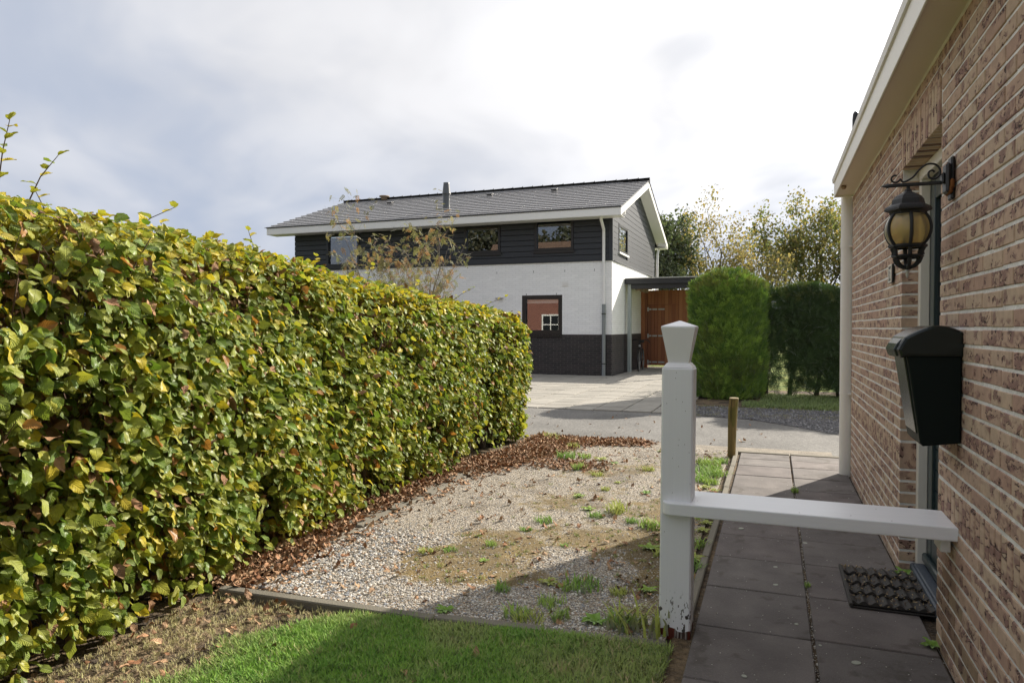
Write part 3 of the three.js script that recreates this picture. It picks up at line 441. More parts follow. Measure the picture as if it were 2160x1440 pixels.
{ // wall lantern
  const L = thing('wall_lantern', 'black wall lantern with yellowish ribbed globe on a scrolled arm', 'lantern', [0.517, 0, -3.28]);
  const hex = (pts) => crisp(lathe(pts, 6).rotateY(Math.PI / 6));
  mesh('wall_plate', [ubox(0.146, 0.1605, 1.918, 2.092, -0.03, 0.03, 0.006), ubox(0.128, 0.146, 1.945, 2.066, -0.037, 0.037, 0.008), ubox(0.117, 0.128, 1.985, 2.03, -0.022, 0.022, 0.005)], M.black, L);
  const rst = mesh('rust_patch', [ubox(0.136, 0.153, 1.94, 1.975, -0.0385, 0.0385, 0.007), ubox(0.142, 0.158, 1.96, 2.0, 0.02, 0.0395, 0.006)], M.rust, L); rst.userData.label = 'orange rust on the wall plate';
  mesh('arm', [ubox(-0.075, 0.12, 1.984, 1.998, -0.008, 0.008, 0.003), at(new THREE.ConeGeometry(0.011, 0.03, 4), -0.088, 1.991, 0, 0, 0, Math.PI / 2), at(new THREE.CylinderGeometry(0.007, 0.007, 0.03, 8), 0, 1.975, 0)], M.black, L);
  const sp = []; for (let i = 0; i <= 16; i++) { const a = Math.PI * 0.35 + (i / 16) * Math.PI * 1.6, r = 0.012 + 0.006 * (i / 16); sp.push(V(-0.048 + Math.cos(a) * r, 2.02 + Math.sin(a) * r, 0)); }
  sp.push(V(-0.02, 2.004, 0), V(0.012, 2.017, 0), V(0.04, 2.05, 0), V(0.068, 2.07, 0), V(0.097, 2.066, 0), V(0.113, 2.045, 0), V(0.112, 2.022, 0), V(0.092, 2.008, 0), V(0.075, 2.017, 0), V(0.073, 2.036, 0), V(0.085, 2.044, 0), V(0.094, 2.036, 0));
  mesh('scroll', tube(sp, 0.0042, 6, 90), M.black, L);
  mesh('roof_cap', [hex([[0.002, 1.975], [0.012, 1.972], [0.014, 1.962], [0.03, 1.955], [0.047, 1.945], [0.058, 1.93], [0.062, 1.912], [0.084, 1.9], [0.088, 1.892], [0.088, 1.884], [0.070, 1.878], [0.066, 1.868], [0.0, 1.868]])], M.black, L);
  const glassM = phys({ color: lin(0.78, 0.66, 0.36), roughness: 0.32, transmission: 0.75, thickness: 0, ior: 1.5 });
  const prof = []; for (let i = 0; i <= 12; i++) { const a = -0.98 + (i / 12) * 1.75; prof.push([0.085 * Math.cos(a), 1.808 + 0.087 * Math.sin(a)]); }
  for (let k = 0; k < 6; k++) mesh('glass_pane', new THREE.LatheGeometry(prof.map(([x, y]) => new THREE.Vector2(x, y)), 6, k * Math.PI / 3 + 0.04, Math.PI / 3 - 0.08), glassM, L);
  for (let k = 0; k < 6; k++) { const a = k * Math.PI / 3, pts = prof.map(([x, y]) => V((x + 0.003) * Math.sin(a), y, (x + 0.003) * Math.cos(a))); mesh('rib', tube(pts, 0.0068, 6, 14), M.black, L); }
  mesh('bulb', lathe([[0, 1.77], [0.018, 1.775], [0.03, 1.79], [0.034, 1.81], [0.03, 1.83], [0.018, 1.85], [0.014, 1.868]], 16), phys({ color: lin(0.75, 0.7, 0.55), roughness: 0.3 }), L);
  const bs = [];
  bs.push(hex([[0.05, 1.745], [0.072, 1.745], [0.074, 1.737], [0.066, 1.730], [0.05, 1.730]]), hex([[0.04, 1.702], [0.058, 1.702], [0.061, 1.695], [0.052, 1.688], [0.04, 1.688]]));
  for (let k = 0; k < 6; k++) { const a = k * Math.PI / 3, P = (r, y) => V(r * Math.sin(a), y, r * Math.cos(a)); bs.push(taper([P(0.062, 1.732), P(0.055, 1.715), P(0.056, 1.7)], [0.009, 0.008, 0.009], 5), taper([P(0.052, 1.69), P(0.045, 1.672), P(0.03, 1.657), P(0.012, 1.65)], [0.008, 0.008, 0.008, 0.008], 5)); }
  bs.push(lathe([[0, 1.655], [0.013, 1.652], [0.009, 1.642], [0, 1.642]], 12));
  mesh('basket', bs, M.black, L);
  const fin = mesh('finial', lathe([[0, 1.606], [0.003, 1.61], [0.007, 1.622], [0.004, 1.628], [0.011, 1.634], [0.006, 1.643], [0, 1.643]], 12), M.galv, L); fin.userData.label = 'pale bare metal finial';
}
{ // mailbox
  const b = thing('mailbox', 'dark green plastic mailbox with domed lid hanging on the brick wall', 'mailbox', [0, 0, -3.25]);
  const W = 0.155, side = [[0.672, 1.305], [0.495, 1.305], [0.508, 1.22], [0.545, 0.955], [0.553, 0.945], [0.672, 0.962]];
  const ext = (pts, w, bev) => { const g = new THREE.ExtrudeGeometry(new THREE.Shape(pts.map(([x, y]) => new THREE.Vector2(x, y))), { depth: 2 * w - 2 * bev, bevelEnabled: bev > 0, bevelSize: bev, bevelThickness: bev, bevelSegments: 2, curveSegments: 10 }); g.translate(0, 0, -w + bev); return g; };
  mesh('body', ext(side, W - 0.012, 0.006), M.boxGreen, b);
  const lid = [[0.674, 1.30], [0.49, 1.30], [0.476, 1.297], [0.47, 1.315], [0.478, 1.332]]; for (let i = 1; i <= 14; i++) { const t = i / 14; lid.push([lerp(0.478, 0.674, t), 1.332 + 0.062 * Math.sin(Math.PI * (0.02 + t * 0.74)) * 1.0 + 0.012 * (1 - t)]); }
  mesh('lid', ext(lid, W, 0.012), M.lidGreen, b);
  const fl = [[0.49, 1.294], [0.462, 1.294], [0.455, 1.315], [0.464, 1.336]]; for (let i = 1; i <= 10; i++) { const t = i / 10; fl.push([lerp(0.464, 0.60, t), 1.338 + 0.062 * Math.sin(Math.PI * (0.02 + t * 0.5))]); } for (let i = 9; i >= 0; i--) { const t = i / 10; fl.push([lerp(0.484, 0.60, t), 1.33 + 0.058 * Math.sin(Math.PI * (0.02 + t * 0.5))]); }
  mesh('flap', ext(fl, W - 0.045, 0.005), M.lidGreen, b);
  const fp = [[0.495, 1.293], [0.486, 1.293], [0.499, 1.215], [0.533, 0.99], [0.545, 0.975], [0.55, 0.985]];
  mesh('front_panel', ext(fp, W - 0.04, 0.004), M.lidGreen, b);
  mesh('wall_bracket', ubox(0.655, XW - 0.009, 0.935, 0.961, -0.14, -0.1, 0.002), M.boxGreen, b);
}
{ // bench: white post and board
  const b = thing('porch_bench', 'white painted wooden post with flared cap carrying a seat board fixed to the wall', 'bench', [-0.415, 0, -3.27]);
  const paint = tex(256, 1024, (u, v, x, y) => {   // v = 0 at the foot
    const n = fbm(u * 30, v * 14, 4, 30, 14, 5), g = fbm(u * 60 + 0.5 * vn(u * 5, v * 9, 5, 9), v * 6, 3, 60, 6, 8) - 0.5, k = 0.935 + 0.02 * g;
    let c = [k * 0.985, k * 0.99, k];
    const low = smooth(0.16, 0.02, v), chip = smooth(0.66, 0.70, fbm(u * 16, v * 60, 3, 16, 60, 15) + 0.1 * low * smooth(0.45, 0.65, fbm(u * 3, v * 12, 2, 3, 12, 4)) - 0.02) * smooth(0.2, 0.1, v);
    const scr = 0;
    c = mix3(c, [0.24, 0.22, 0.2], Math.max(chip, scr * 0.7));
    if (v < 0.05 + 0.014 * (vn(u * 9, 3, 9) - 0.4)) c = u > 0.42 ? mix3([0.46, 0.17, 0.11], [0.3, 0.17, 0.13], n) : mix3([0.24, 0.17, 0.14], [0.6, 0.58, 0.55], smooth(0.45, 0.6, n));
    if (TAB[(Math.floor(x / 3) * 91 + Math.floor(y / 4) * 977) & 65535] > 0.9993) c = [0.5, 0.48, 0.45];
    return c;
  });
  const pm = phys({ map: (() => { const t = rep(paint, 7.1, 0.785); t.offset.y = 0.0245; return t; })(), roughness: 0.42, bumpMap: rep(grainBump, 9, 1), bumpScale: 0.0012 });
  const post = mesh('post',  ubox(-0.07, 0.07, -0.03, 1.222, -0.07, 0.07, 0.007), pm, b); post.rotation.z = -0.008; post.position.x = 0.002;
  const frus = (y0, a0, y1, a1, z = 1) => { const g = new THREE.CylinderGeometry(a1 * Math.SQRT2, a0 * Math.SQRT2, y1 - y0, 4, 1); g.rotateY(Math.PI / 4); g.translate(0, (y0 + y1) / 2, 0); return crisp(g); };
  mesh('post_top', frus(1.2221, 0.0665, 1.242, 0.05), M.white, post);
  { const g = post.geometry, p = g.attributes.position, u = g.attributes.uv, n = g.attributes.normal; for (let i = 0; i < p.count; i++) u.setXY(i, Math.abs(n.getX(i)) > 0.8 ? p.getZ(i) : p.getX(i), Math.min(p.getY(i), 1.2)); }
  mesh('post_cap', [frus(1.2421, 0.045, 1.402, 0.075), frus(1.4022, 0.0752, 1.409, 0.0735), frus(1.4092, 0.0735, 1.434, 0.003)], M.white, post);
  const sb = new THREE.Shape(); { const x0 = -0.045, x1 = 1.093, z0 = -0.11, z1 = 0.165, r = 0.035; sb.moveTo(x0 + r, z0); sb.lineTo(x1, z0); sb.lineTo(x1, z1); sb.lineTo(x0, z1); sb.lineTo(x0, z0 + r); sb.absarc(x0 + r, z0 + r, r, Math.PI, Math.PI * 1.5, false); }
  const bg = new THREE.ExtrudeGeometry(sb, { depth: 0.046, bevelEnabled: true, bevelSize: 0.005, bevelThickness: 0.005, bevelSegments: 2 }); bg.rotateX(-Math.PI / 2); bg.translate(0, 0.568, 0);
  const boardPaint = tex(512, 256, (u, v, x, y) => { const g = fbm(u * 8, v * 50, 4, 8, 50, 8) - 0.5, spot = TAB[(Math.floor(x / 2) * 91 + Math.floor(y / 2) * 977) & 65535] > 0.9996; const k = 0.94 + 0.022 * g; return spot ? [0.3, 0.27, 0.24] : [k * 0.985, k * 0.99, k]; });
  mesh('seat_board', bg, phys({ map: rep(boardPaint, 0.9, 1.6), roughness: 0.3, bumpMap: rep(grainBump, 1, 6), bumpScale: 0.0008 }), b);
  mesh('board_bracket', ubox(1.05, 1.087, 0.50, 0.5675, -0.07, 0.05, 0.003), M.trimWhite, b);
}
{ // rubber doormat with a pattern of small pan tiles
  const t = thing('doormat', 'black rubber doormat of rows of pan shaped cells on the path', 'doormat', [0.556, 0.021, -4.11]);
  const w = 0.365, d = 0.62; // across the door runs along z
  mesh('base', ubox(-w / 2, w / 2, 0, 0.006, -d / 2, d / 2, 0.002), M.rubber, t);
  mesh('border', [ubox(-w / 2 - 0.012, -w / 2 + 0.006, 0.0005, 0.02, -d / 2, d / 2, 0.003)], M.rubber, t);
  const cw = w / 7, cd = d / 4.02, s = new THREE.Shape();
  s.moveTo(-cw / 2, 0); s.lineTo(-cw / 2, 0.012); for (let i = 0; i <= 10; i++) { const a = i / 10, x = -cw / 2 + cw * a; s.lineTo(x, 0.013 + 0.007 * Math.cos(a * Math.PI * 2)); } s.lineTo(cw / 2, 0);
  const g = new THREE.ExtrudeGeometry(s, { depth: cd * 0.94, bevelEnabled: false }); g.translate(0, 0, -cd / 2); g.rotateX(-0.09);
  for (let i = 0; i < 7; i++) for (let k = 0; k < 4; k++) { const o = mesh('tile_cell', g, M.rubber, t); o.position.set(-w / 2 + cw * (i + 0.5) + 0.002, 0.006, -d / 2 + cd * (k + 0.5) + 0.002); }
  const R = rng(44), list = [], pg = new THREE.IcosahedronGeometry(1, 0);
  for (let i = 0; i < 420; i++) { const sc = 0.0025 + 0.005 * R() * R(); list.push([new THREE.Matrix4().compose(V((R() - 0.5) * w, 0.019 + 0.006 * R(), (R() - 0.5) * d), new THREE.Quaternion().setFromEuler(new THREE.Euler(R(), R() * 6, R())), V(sc * 1.8, sc * 0.3, sc * 0.7)), R() < 0.3 ? lin(0.4, 0.3, 0.16) : lin(0.14, 0.1, 0.07)]); }
  copies('crumbs', pg, std({ roughness: 1 }), list, t);
}
console.log('near things');
// ---------- the white house across the road ----------
const HZ = -20.15, HX = -4.43, HL = -15.62, HB = -27.95, WT = 3.37, PT = 1.215;
{
  const h = thing('white_house', 'white brick house with dark clad upper floor and grey tiled roof across the road', 'house');
  const low = [-7.226, -5.941, 1.215, 2.40];   // lower window
  // walls
  mesh('plinth', [ubox(HL, HX, -0.1, PT, HZ - 0.25, HZ, 0), ubox(HX - 0.25, HX, -0.1, PT, HB, HZ - 0.2501, 0)], M.darkBrick, h);
  mesh('white_wall', [ubox(HL, low[0], PT + 0.0005, WT, HZ - 0.25, HZ + 0.002, 0), ubox(low[1], HX, PT + 0.0005, WT, HZ - 0.25, HZ + 0.002, 0), ubox(low[0], low[1], low[3], WT, HZ - 0.25, HZ + 0.002, 0), ubox(HX - 0.25, HX + 0.002, PT + 0.0005, WT, HB, HZ - 0.2501, 0)], M.whiteBrick, h);
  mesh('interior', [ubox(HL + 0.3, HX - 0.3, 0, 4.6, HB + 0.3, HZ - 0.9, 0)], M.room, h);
  mesh('rear_wall', ubox(HL, HX, -0.1, 4.8, HB - 0.02, HB + 0.05, 0), M.whiteBrick, h);
  mesh('left_wall', ubox(HL, HL + 0.2, -0.1, 4.7, HB + 0.05, HZ - 0.2501, 0), M.whiteBrick, h);
  // upper windows on the front: x0, x1, y0, y1
  const up = [[-6.81, -5.59, 3.74, 4.72], [-9.15, -7.93, 3.74, 4.58], [-14.3, -13.0, 3.5, 4.58]];
  const top = 4.86, bh = 0.168;
  mesh('drip_board', [ubox(HL, HX + 0.03, WT + 0.001, WT + 0.035, HZ - 0.2, HZ + 0.045, 0.003), ubox(HX - 0.2, HX + 0.045, WT + 0.001, WT + 0.035, HB, HZ - 0.2001, 0.003)], M.navy, h);
  for (let y = WT + 0.036; y < top - 0.01; y += bh) {
    const y1 = Math.min(y + bh - 0.013, top); let cuts = [[HL, HX - 0.1]];
    for (const [a, b, c, d] of up) if (c < y1 && d > y) cuts = cuts.flatMap(([p, q]) => b <= p || a >= q ? [[p, q]] : [[p, a], [b, q]].filter(([s, e]) => e - s > 0.02));
    for (const [a, b] of cuts) { const o = mesh('clad_board', ubox(a, b, y, y1, HZ - 0.03, HZ + 0.018, 0.006), M.navy, h); }
  }
  mesh('cladding_back', [ubox(HL, up[2][0], WT + 0.03, 4.9, HZ - 0.25, HZ - 0.031, 0), ubox(up[2][1], up[1][0], WT + 0.03, 4.9, HZ - 0.25, HZ - 0.031, 0), ubox(up[1][1], up[0][0], WT + 0.03, 4.9, HZ - 0.25, HZ - 0.031, 0), ubox(up[0][1], HX - 0.1, WT + 0.03, 4.9, HZ - 0.25, HZ - 0.031, 0), ...up.map(([a, b, c]) => ubox(a, b, WT + 0.03, c, HZ - 0.25, HZ - 0.032, 0))], M.navy, h);
  mesh('corner_board', ubox(HX - 0.099, HX + 0.024, WT + 0.036, top, HZ - 0.08, HZ + 0.026, 0.004), M.navy, h);
  // gable boards, cut to the slope of the roof
  const RZ = -24.05, RY = 6.42, EZ = -19.45, EY = 4.80, sl = (RY - EY) / (EZ - RZ), under = (z) => RY - Math.abs(z - RZ) * sl - 0.2;
  const gw = [-22.38, -20.98, 3.72, 4.58];
  for (let y = WT + 0.036; y < RY - 0.25; y += bh) {
    const y1 = y + bh - 0.016, zAt = (q) => Math.min(HZ - 0.081 - RZ, (RY - 0.2 - q) / sl), a0 = Math.max(0, zAt(y)), a1 = Math.max(0.02, zAt(y1));
    const pieces = gw[2] < y1 && gw[3] > y ? [[-a0, gw[0] - RZ, -a1], [gw[1] - RZ, a0, null]] : [[-a0, a0, -a1]];
    for (const [p, q, p1] of pieces) {
      const full = pieces.length === 1, s = new THREE.Shape([[p, y], [q, y], [full ? a1 : q, y1], [p1 ?? p, y1]].map(([z, Y]) => new THREE.Vector2(-z, Y)));
      const g = new THREE.ExtrudeGeometry(s, { depth: 0.03, bevelEnabled: true, bevelSize: 0.003, bevelThickness: 0.003, bevelSegments: 1 }); g.rotateY(Math.PI / 2); g.translate(HX - 0.015, 0, RZ); mesh('gable_board', g, M.navy, h);
    }
  }
  const gb = new THREE.Shape([[-3.89, WT + 0.03], [3.89, WT + 0.03], [3.89, 4.85], [0, 6.2], [-3.89, 4.85]].map(([z, y]) => new THREE.Vector2(z, y))), gbg = new THREE.ExtrudeGeometry(gb, { depth: 0.05, bevelEnabled: false }); gbg.rotateY(Math.PI / 2); gbg.translate(HX - 0.072, 0, RZ);
  mesh('gable_back', gbg, M.navy, h);
  // windows
  const win = (name, [x0, x1, y0, y1], fw, zf) => {
    const w = mesh(name, [ubox(x0, x0 + fw, y0, y1, zf - 0.12, zf + 0.02, 0.004), ubox(x1 - fw, x1, y0, y1, zf - 0.12, zf + 0.02, 0.004), ubox(x0 + fw, x1 - fw, y1 - fw, y1, zf - 0.12, zf + 0.02, 0.004), ubox(x0 + fw, x1 - fw, y0, y0 + fw, zf - 0.12, zf + 0.02, 0.004)], M.frameBlack, h);
    mesh('pane', ubox(x0 + fw, x1 - fw, y0 + fw, y1 - fw, zf - 0.06, zf - 0.058, 0), M.pane, w);
    return w;
  };
  for (const r of up) { const w = win('window', r, 0.075, HZ + 0.025); mesh('sill', ubox(r[0] - 0.04, r[1] + 0.04, r[2] - 0.09, r[2] - 0.001, HZ + 0.019, HZ + 0.06, 0.006), M.frameBlack, w); }
  const lw = win('window', low, 0.125, HZ - 0.02);
  mesh('roller_blind', ubox(low[0] + 0.126, low[1] - 0.126, 2.16, 2.273, HZ - 0.16, HZ - 0.14, 0.004), M.trimWhite, lw);
  for (let i = 0; i < 18; i++) mesh('sill_brick', ubox(low[0] - 0.005 + i * 0.0718, low[0] + 0.058 + i * 0.0718, 1.12, 1.213, HZ + 0.001, HZ + 0.03, 0.004), M.frameBlack, lw);
  const g2 = mesh('window', [ubox(HX - 0.09, HX + 0.03, gw[2], gw[3], gw[0], gw[0] + 0.08, 0.004), ubox(HX - 0.09, HX + 0.03, gw[2], gw[3], gw[1] - 0.08, gw[1], 0.004), ubox(HX - 0.09, HX + 0.03, gw[2], gw[2] + 0.08, gw[0] + 0.08, gw[1] - 0.08, 0.004), ubox(HX - 0.09, HX + 0.03, gw[3] - 0.08, gw[3], gw[0] + 0.08, gw[1] - 0.08, 0.004)], M.frameBlack, h);
  mesh('pane', ubox(HX - 0.004, HX - 0.002, gw[2] + 0.08, gw[3] - 0.08, gw[0] + 0.08, gw[1] - 0.08, 0), M.pane, g2);
  mesh('roller_blind', ubox(HX - 0.05, HX - 0.035, 4.35, 4.5, gw[0] + 0.081, gw[1] - 0.081, 0.003), M.trimWhite, g2);
  mesh('sill', ubox(HX + 0.0185, HX + 0.07, gw[2] - 0.06, gw[2] - 0.001, gw[0] - 0.04, gw[1] + 0.04, 0.005), M.trimWhite, g2);
  // roof: deck, trim, tiles
  const x0 = -16.22, x1 = -4.02, phi = Math.atan(sl), L = (EZ - RZ) / Math.cos(phi);
  const ds = new THREE.Shape([[EZ + 0.0, EY - 0.02], [RZ, RY - 0.02], [2 * RZ - EZ, EY - 0.02], [2 * RZ - EZ, EY - 0.12], [RZ, RY - 0.13], [EZ, EY - 0.12]].map(([z, y]) => new THREE.Vector2(-z, y))), dg = new THREE.ExtrudeGeometry(ds, { depth: x1 - x0 - 0.1, bevelEnabled: false }); dg.rotateY(Math.PI / 2); dg.translate(x0 + 0.05, 0, 0);
  const roof = mesh('roof', dg, M.ridge, h);
  mesh('eave_fascia', [ubox(x0, x1, 4.59, 4.79, EZ + 0.005, EZ + 0.03, 0.003), ubox(x0, x1, 4.575, 4.59, EZ - 0.5, EZ + 0.03, 0.002)], M.trimWhite, roof);
  mesh('eave_lip', ubox(x0 - 0.01, x1 + 0.01, 4.792, 4.835, EZ + 0.004, EZ + 0.05, 0.003), M.ridge, roof);
  mesh('eave_fascia', [ubox(x0, x1, 4.59, 4.80, 2 * RZ - EZ - 0.03, 2 * RZ - EZ - 0.005, 0.003), ubox(x0, x1, 4.575, 4.59, 2 * RZ - EZ - 0.03, 2 * RZ - EZ + 0.5, 0.002)], M.trimWhite, roof);
  for (const [xa, xb] of [[x1 - 0.045, x1 - 0.001], [x0 + 0.001, x0 + 0.045]]) for (const s of [1, -1]) {
    const vs = new THREE.Shape([[0, RY - 0.03], [s * (EZ - RZ - 0.006), EY - 0.03], [s * (EZ - RZ - 0.006), EY - 0.22], [0, RY - 0.24]].map(([z, y]) => new THREE.Vector2(-z, y))), vg = new THREE.ExtrudeGeometry(vs, { depth: xb - xa, bevelEnabled: false }); vg.rotateY(Math.PI / 2); vg.translate(xa, 0, RZ); mesh('verge_board', vg, M.trimWhite, roof);
  }
  // white soffit under the verge
  for (const s of [1, -1]) { const vs = new THREE.Shape([[0, RY - 0.2], [s * (EZ - RZ - 0.03), EY - 0.19], [s * (EZ - RZ - 0.03), EY - 0.205], [0, RY - 0.215]].map(([z, y]) => new THREE.Vector2(-z, y))), vg = new THREE.ExtrudeGeometry(vs, { depth: x1 - 0.045 - HX - 0.02, bevelEnabled: false }); vg.rotateY(Math.PI / 2); vg.translate(HX + 0.019, 0, RZ); mesh('verge_soffit', vg, M.trimWhite, roof); }
  for (const z of [EZ + 0.02 - 0.55, RZ - 0.05, 2 * RZ - EZ + 0.5]) mesh('purlin_end', ubox(x1 - 0.3, x1 + 0.02, under(z) - 0.12, under(z) - 0.02, z - 0.03, z + 0.03, 0.003), M.trimWhite, roof);
  const tw = 0.3, ts = new THREE.Shape(); { ts.moveTo(-tw / 2, -0.02); for (const [x, y] of [[-tw / 2, 0.0], [-0.05, -0.001], [0.05, -0.001], [tw / 2 - 0.05, 0.0], [tw / 2 - 0.025, 0.001], [tw / 2 - 0.006, 0.001], [tw / 2 - 0.006, -0.02]]) ts.lineTo(x, y); }
  const tg = new THREE.ExtrudeGeometry(ts, { depth: 0.4, bevelEnabled: false }); tg.translate(0, 0.02, -0.4); tg.rotateX(-0.07);
  const nr = 14, st = L / nr, nc = Math.round((x1 - x0 + 0.04) / tw), pos = [], R = rng(4);
  for (let c = 0; c < nc; c++) for (let r = 0; r < nr; r++) pos.push([x1 + 0.02 - (c + 0.5) * tw, r]);
  const place = (x, r, back) => { const v = r * st - 0.045, mt = new THREE.Matrix4(); const z = EZ - v * Math.cos(phi), y = EY + 0.02 + v * Math.sin(phi); return mt.compose(V(x, y, z), new THREE.Quaternion().setFromEuler(new THREE.Euler(phi, 0, (R() - 0.5) * 0.006)), V(1, 1, 1)); };
  const rest = [];
  pos.forEach(([x, r], i) => { const mt = place(x, r); if (i < 300) { const o = mesh('roof_tile', tg, M.tileRoof, roof); o.applyMatrix4(mt); } else rest.push(tg.clone().applyMatrix4(mt)); });
  for (let c = 0; c < nc; c++) for (let r = 0; r < nr; r++) { const mt = place(x1 + 0.02 - (c + 0.5) * tw, r), m2 = new THREE.Matrix4().makeTranslation(0, 0, 2 * RZ).multiply(new THREE.Matrix4().makeScale(1, 1, -1)).multiply(mt); if (c < 3) { const g = tg.clone().applyMatrix4(m2); const p = flat(g).attributes.position.array; rest.push(flat(g)); } }
  mesh('roof_tiling', rest, M.tileRoof, roof).userData.kind = 'stuff';
  mesh('rear_tiling', (() => { const s = new THREE.Shape([[0, RY + 0.03], [2 * RZ - EZ - RZ - 0.03, EY + 0.03], [2 * RZ - EZ - RZ - 0.03, EY - 0.015], [0, RY - 0.015]].map(([z, y]) => new THREE.Vector2(-z, y))), g = new THREE.ExtrudeGeometry(s, { depth: x1 - x0 - 0.9, bevelEnabled: false }); g.rotateY(Math.PI / 2); g.translate(x0, 0, RZ); return g; })(), M.tileRoof, roof);
  for (let i = 0; i < 32; i++) { const g = new THREE.CylinderGeometry(0.095, 0.105, 0.40, 10, 1, false, 0, Math.PI); g.rotateZ(Math.PI / 2); g.rotateX(0); const o = mesh('ridge_tile', flat(g), M.ridge, roof); o.rotation.x = 0; o.position.set(x1 + 0.02 - 0.19 - i * 0.383, RY + 0.015, RZ); o.geometry.rotateX(-Math.PI / 2); const cl = mesh('ridge_clip', ubox(-0.012, 0.012, 0.08, 0.125, -0.02, 0.02, 0.002), M.ridge, roof); cl.position.set(x1 - 0.36 - i * 0.383, RY + 0.015, RZ); }
  // roof fittings
  const fl = mesh('flue_pipe', lathe([[0, 0], [0.17, 0], [0.15, 0.05], [0.12, 0.12], [0.115, 0.52], [0.15, 0.54], [0.15, 0.57], [0.135, 0.6], [0.1, 0.9], [0.105, 0.93], [0, 0.93]], 18).translate(-10.29, 5.33, -21.2), M.flue, h);
  mesh('roof_terminal', [lathe([[0, 0], [0.12, 0], [0.12, 0.12], [0.2, 0.13], [0.2, 0.17], [0, 0.19]], 14).translate(-14.36, 6.42, -24.02)], M.timber, h);
  for (const [x, v] of [[-9.5, 3.9], [-7.1, 3.9], [-13.4, 3.6]]) { const o = mesh('roof_vent', ubox(-0.1, 0.1, 0.0, 0.06, -0.1, 0.1, 0.01), M.ridge, roof); o.position.set(x, EY + 0.05 + v * Math.sin(phi), EZ - v * Math.cos(phi)); o.rotation.x = phi; }
  // rainwater pipe: white above, zinc below
  mesh('downpipe', [taper([V(-4.66, 4.60, EZ - 0.25), V(-4.66, 4.5, EZ - 0.3), V(-4.66, 4.28, HZ + 0.09), V(-4.66, 4.15, HZ + 0.085), V(-4.66, 2.09, HZ + 0.075)], [0.045, 0.045, 0.045, 0.045, 0.045], 14)], M.trimWhite, h);
  const zp = mesh('zinc_pipe', at(new THREE.CylinderGeometry(0.054, 0.054, 2.1, 16), -4.655, 1.05, HZ + 0.075), M.zinc, h);
  for (const y of [1.82, 0.36]) mesh('pipe_collar', at(new THREE.CylinderGeometry(0.066, 0.066, 0.03, 16), -4.655, y, HZ + 0.075), M.frameBlack, zp);
  mesh('downpipe', [taper([V(HX + 0.1, 4.58, HB - 0.4), V(HX + 0.1, 4.3, HB - 0.05), V(HX + 0.1, 3.3, HB + 0.02), V(HX + 0.1, 2.6, HB + 0.02)], [0.05, 0.05, 0.05, 0.05], 12)], M.trimWhite, h);
  // small fittings on the white wall
  const vent = mesh('wall_vent', ubox(-5.945, -5.75, 2.645, 2.79, HZ + 0.003, HZ + 0.018, 0.003), M.trimWhite, h);
  for (let k = 0; k < 3; k++) mesh('louvre', ubox(-5.92, -5.775, 2.665 + k * 0.04, 2.688 + k * 0.04, HZ + 0.0185, HZ + 0.03, 0.002), M.trimWhite, vent);
  mesh('wall_light', [ubox(-8.07, -7.85, 2.30, 2.345, HZ + 0.003, HZ + 0.1, 0.008)], M.galv, h);
  for (const x of [-9.6, -8.05, -6.85, -5.86, -4.95]) mesh('weep_slot', ubox(x - 0.006, x + 0.006, 3.08, 3.15, HZ + 0.0021, HZ + 0.006, 0), M.frameBlack, h);
  for (const x of [-7.08, -6.12]) mesh('weep_slot', ubox(x - 0.006, x + 0.006, 2.402, 2.46, HZ + 0.0021, HZ + 0.006, 0), M.frameBlack, h);
}
{ // carport against the gable
  const c = thing('carport', 'black flat carport roof on a grey steel post beside the white house', 'carport', [0, 0, 0]);
  mesh('beam', ubox(-4.42, -1.3, 2.79, 2.955, -22.08, -21.95, 0.004), M.black, c);
  mesh('lower_beam', ubox(-4.26, -1.35, 2.64, 2.7895, -22.2, -22.06, 0.004), M.black, c);
  mesh('roof_sheet', ubox(-4.40, -1.3, 2.9555, 2.985, -26.5, -21.9, 0.003), M.galv, c);
  for (let k = 0; k < 3; k++) mesh('joist', ubox(-4.17, -4.05, 2.62, 2.76, -22.75 - k * 0.75, -22.42 - k * 0.75, 0.006), M.timber, c);
  mesh('joist_rail', ubox(-4.19, -4.04, 2.765, 2.94, -25, -22.21, 0.004), M.timber, c);
  const p = mesh('post', [ubox(-4.345, -4.235, 0.0, 2.79, -22.06 - 0.11, -22.06 + 0.02, 0.006)], M.steelPaint, c);
  mesh('far_post', ubox(-1.45, -1.35, 0, 2.64, -22.17, -22.06, 0.006), M.steelPaint, c);
}
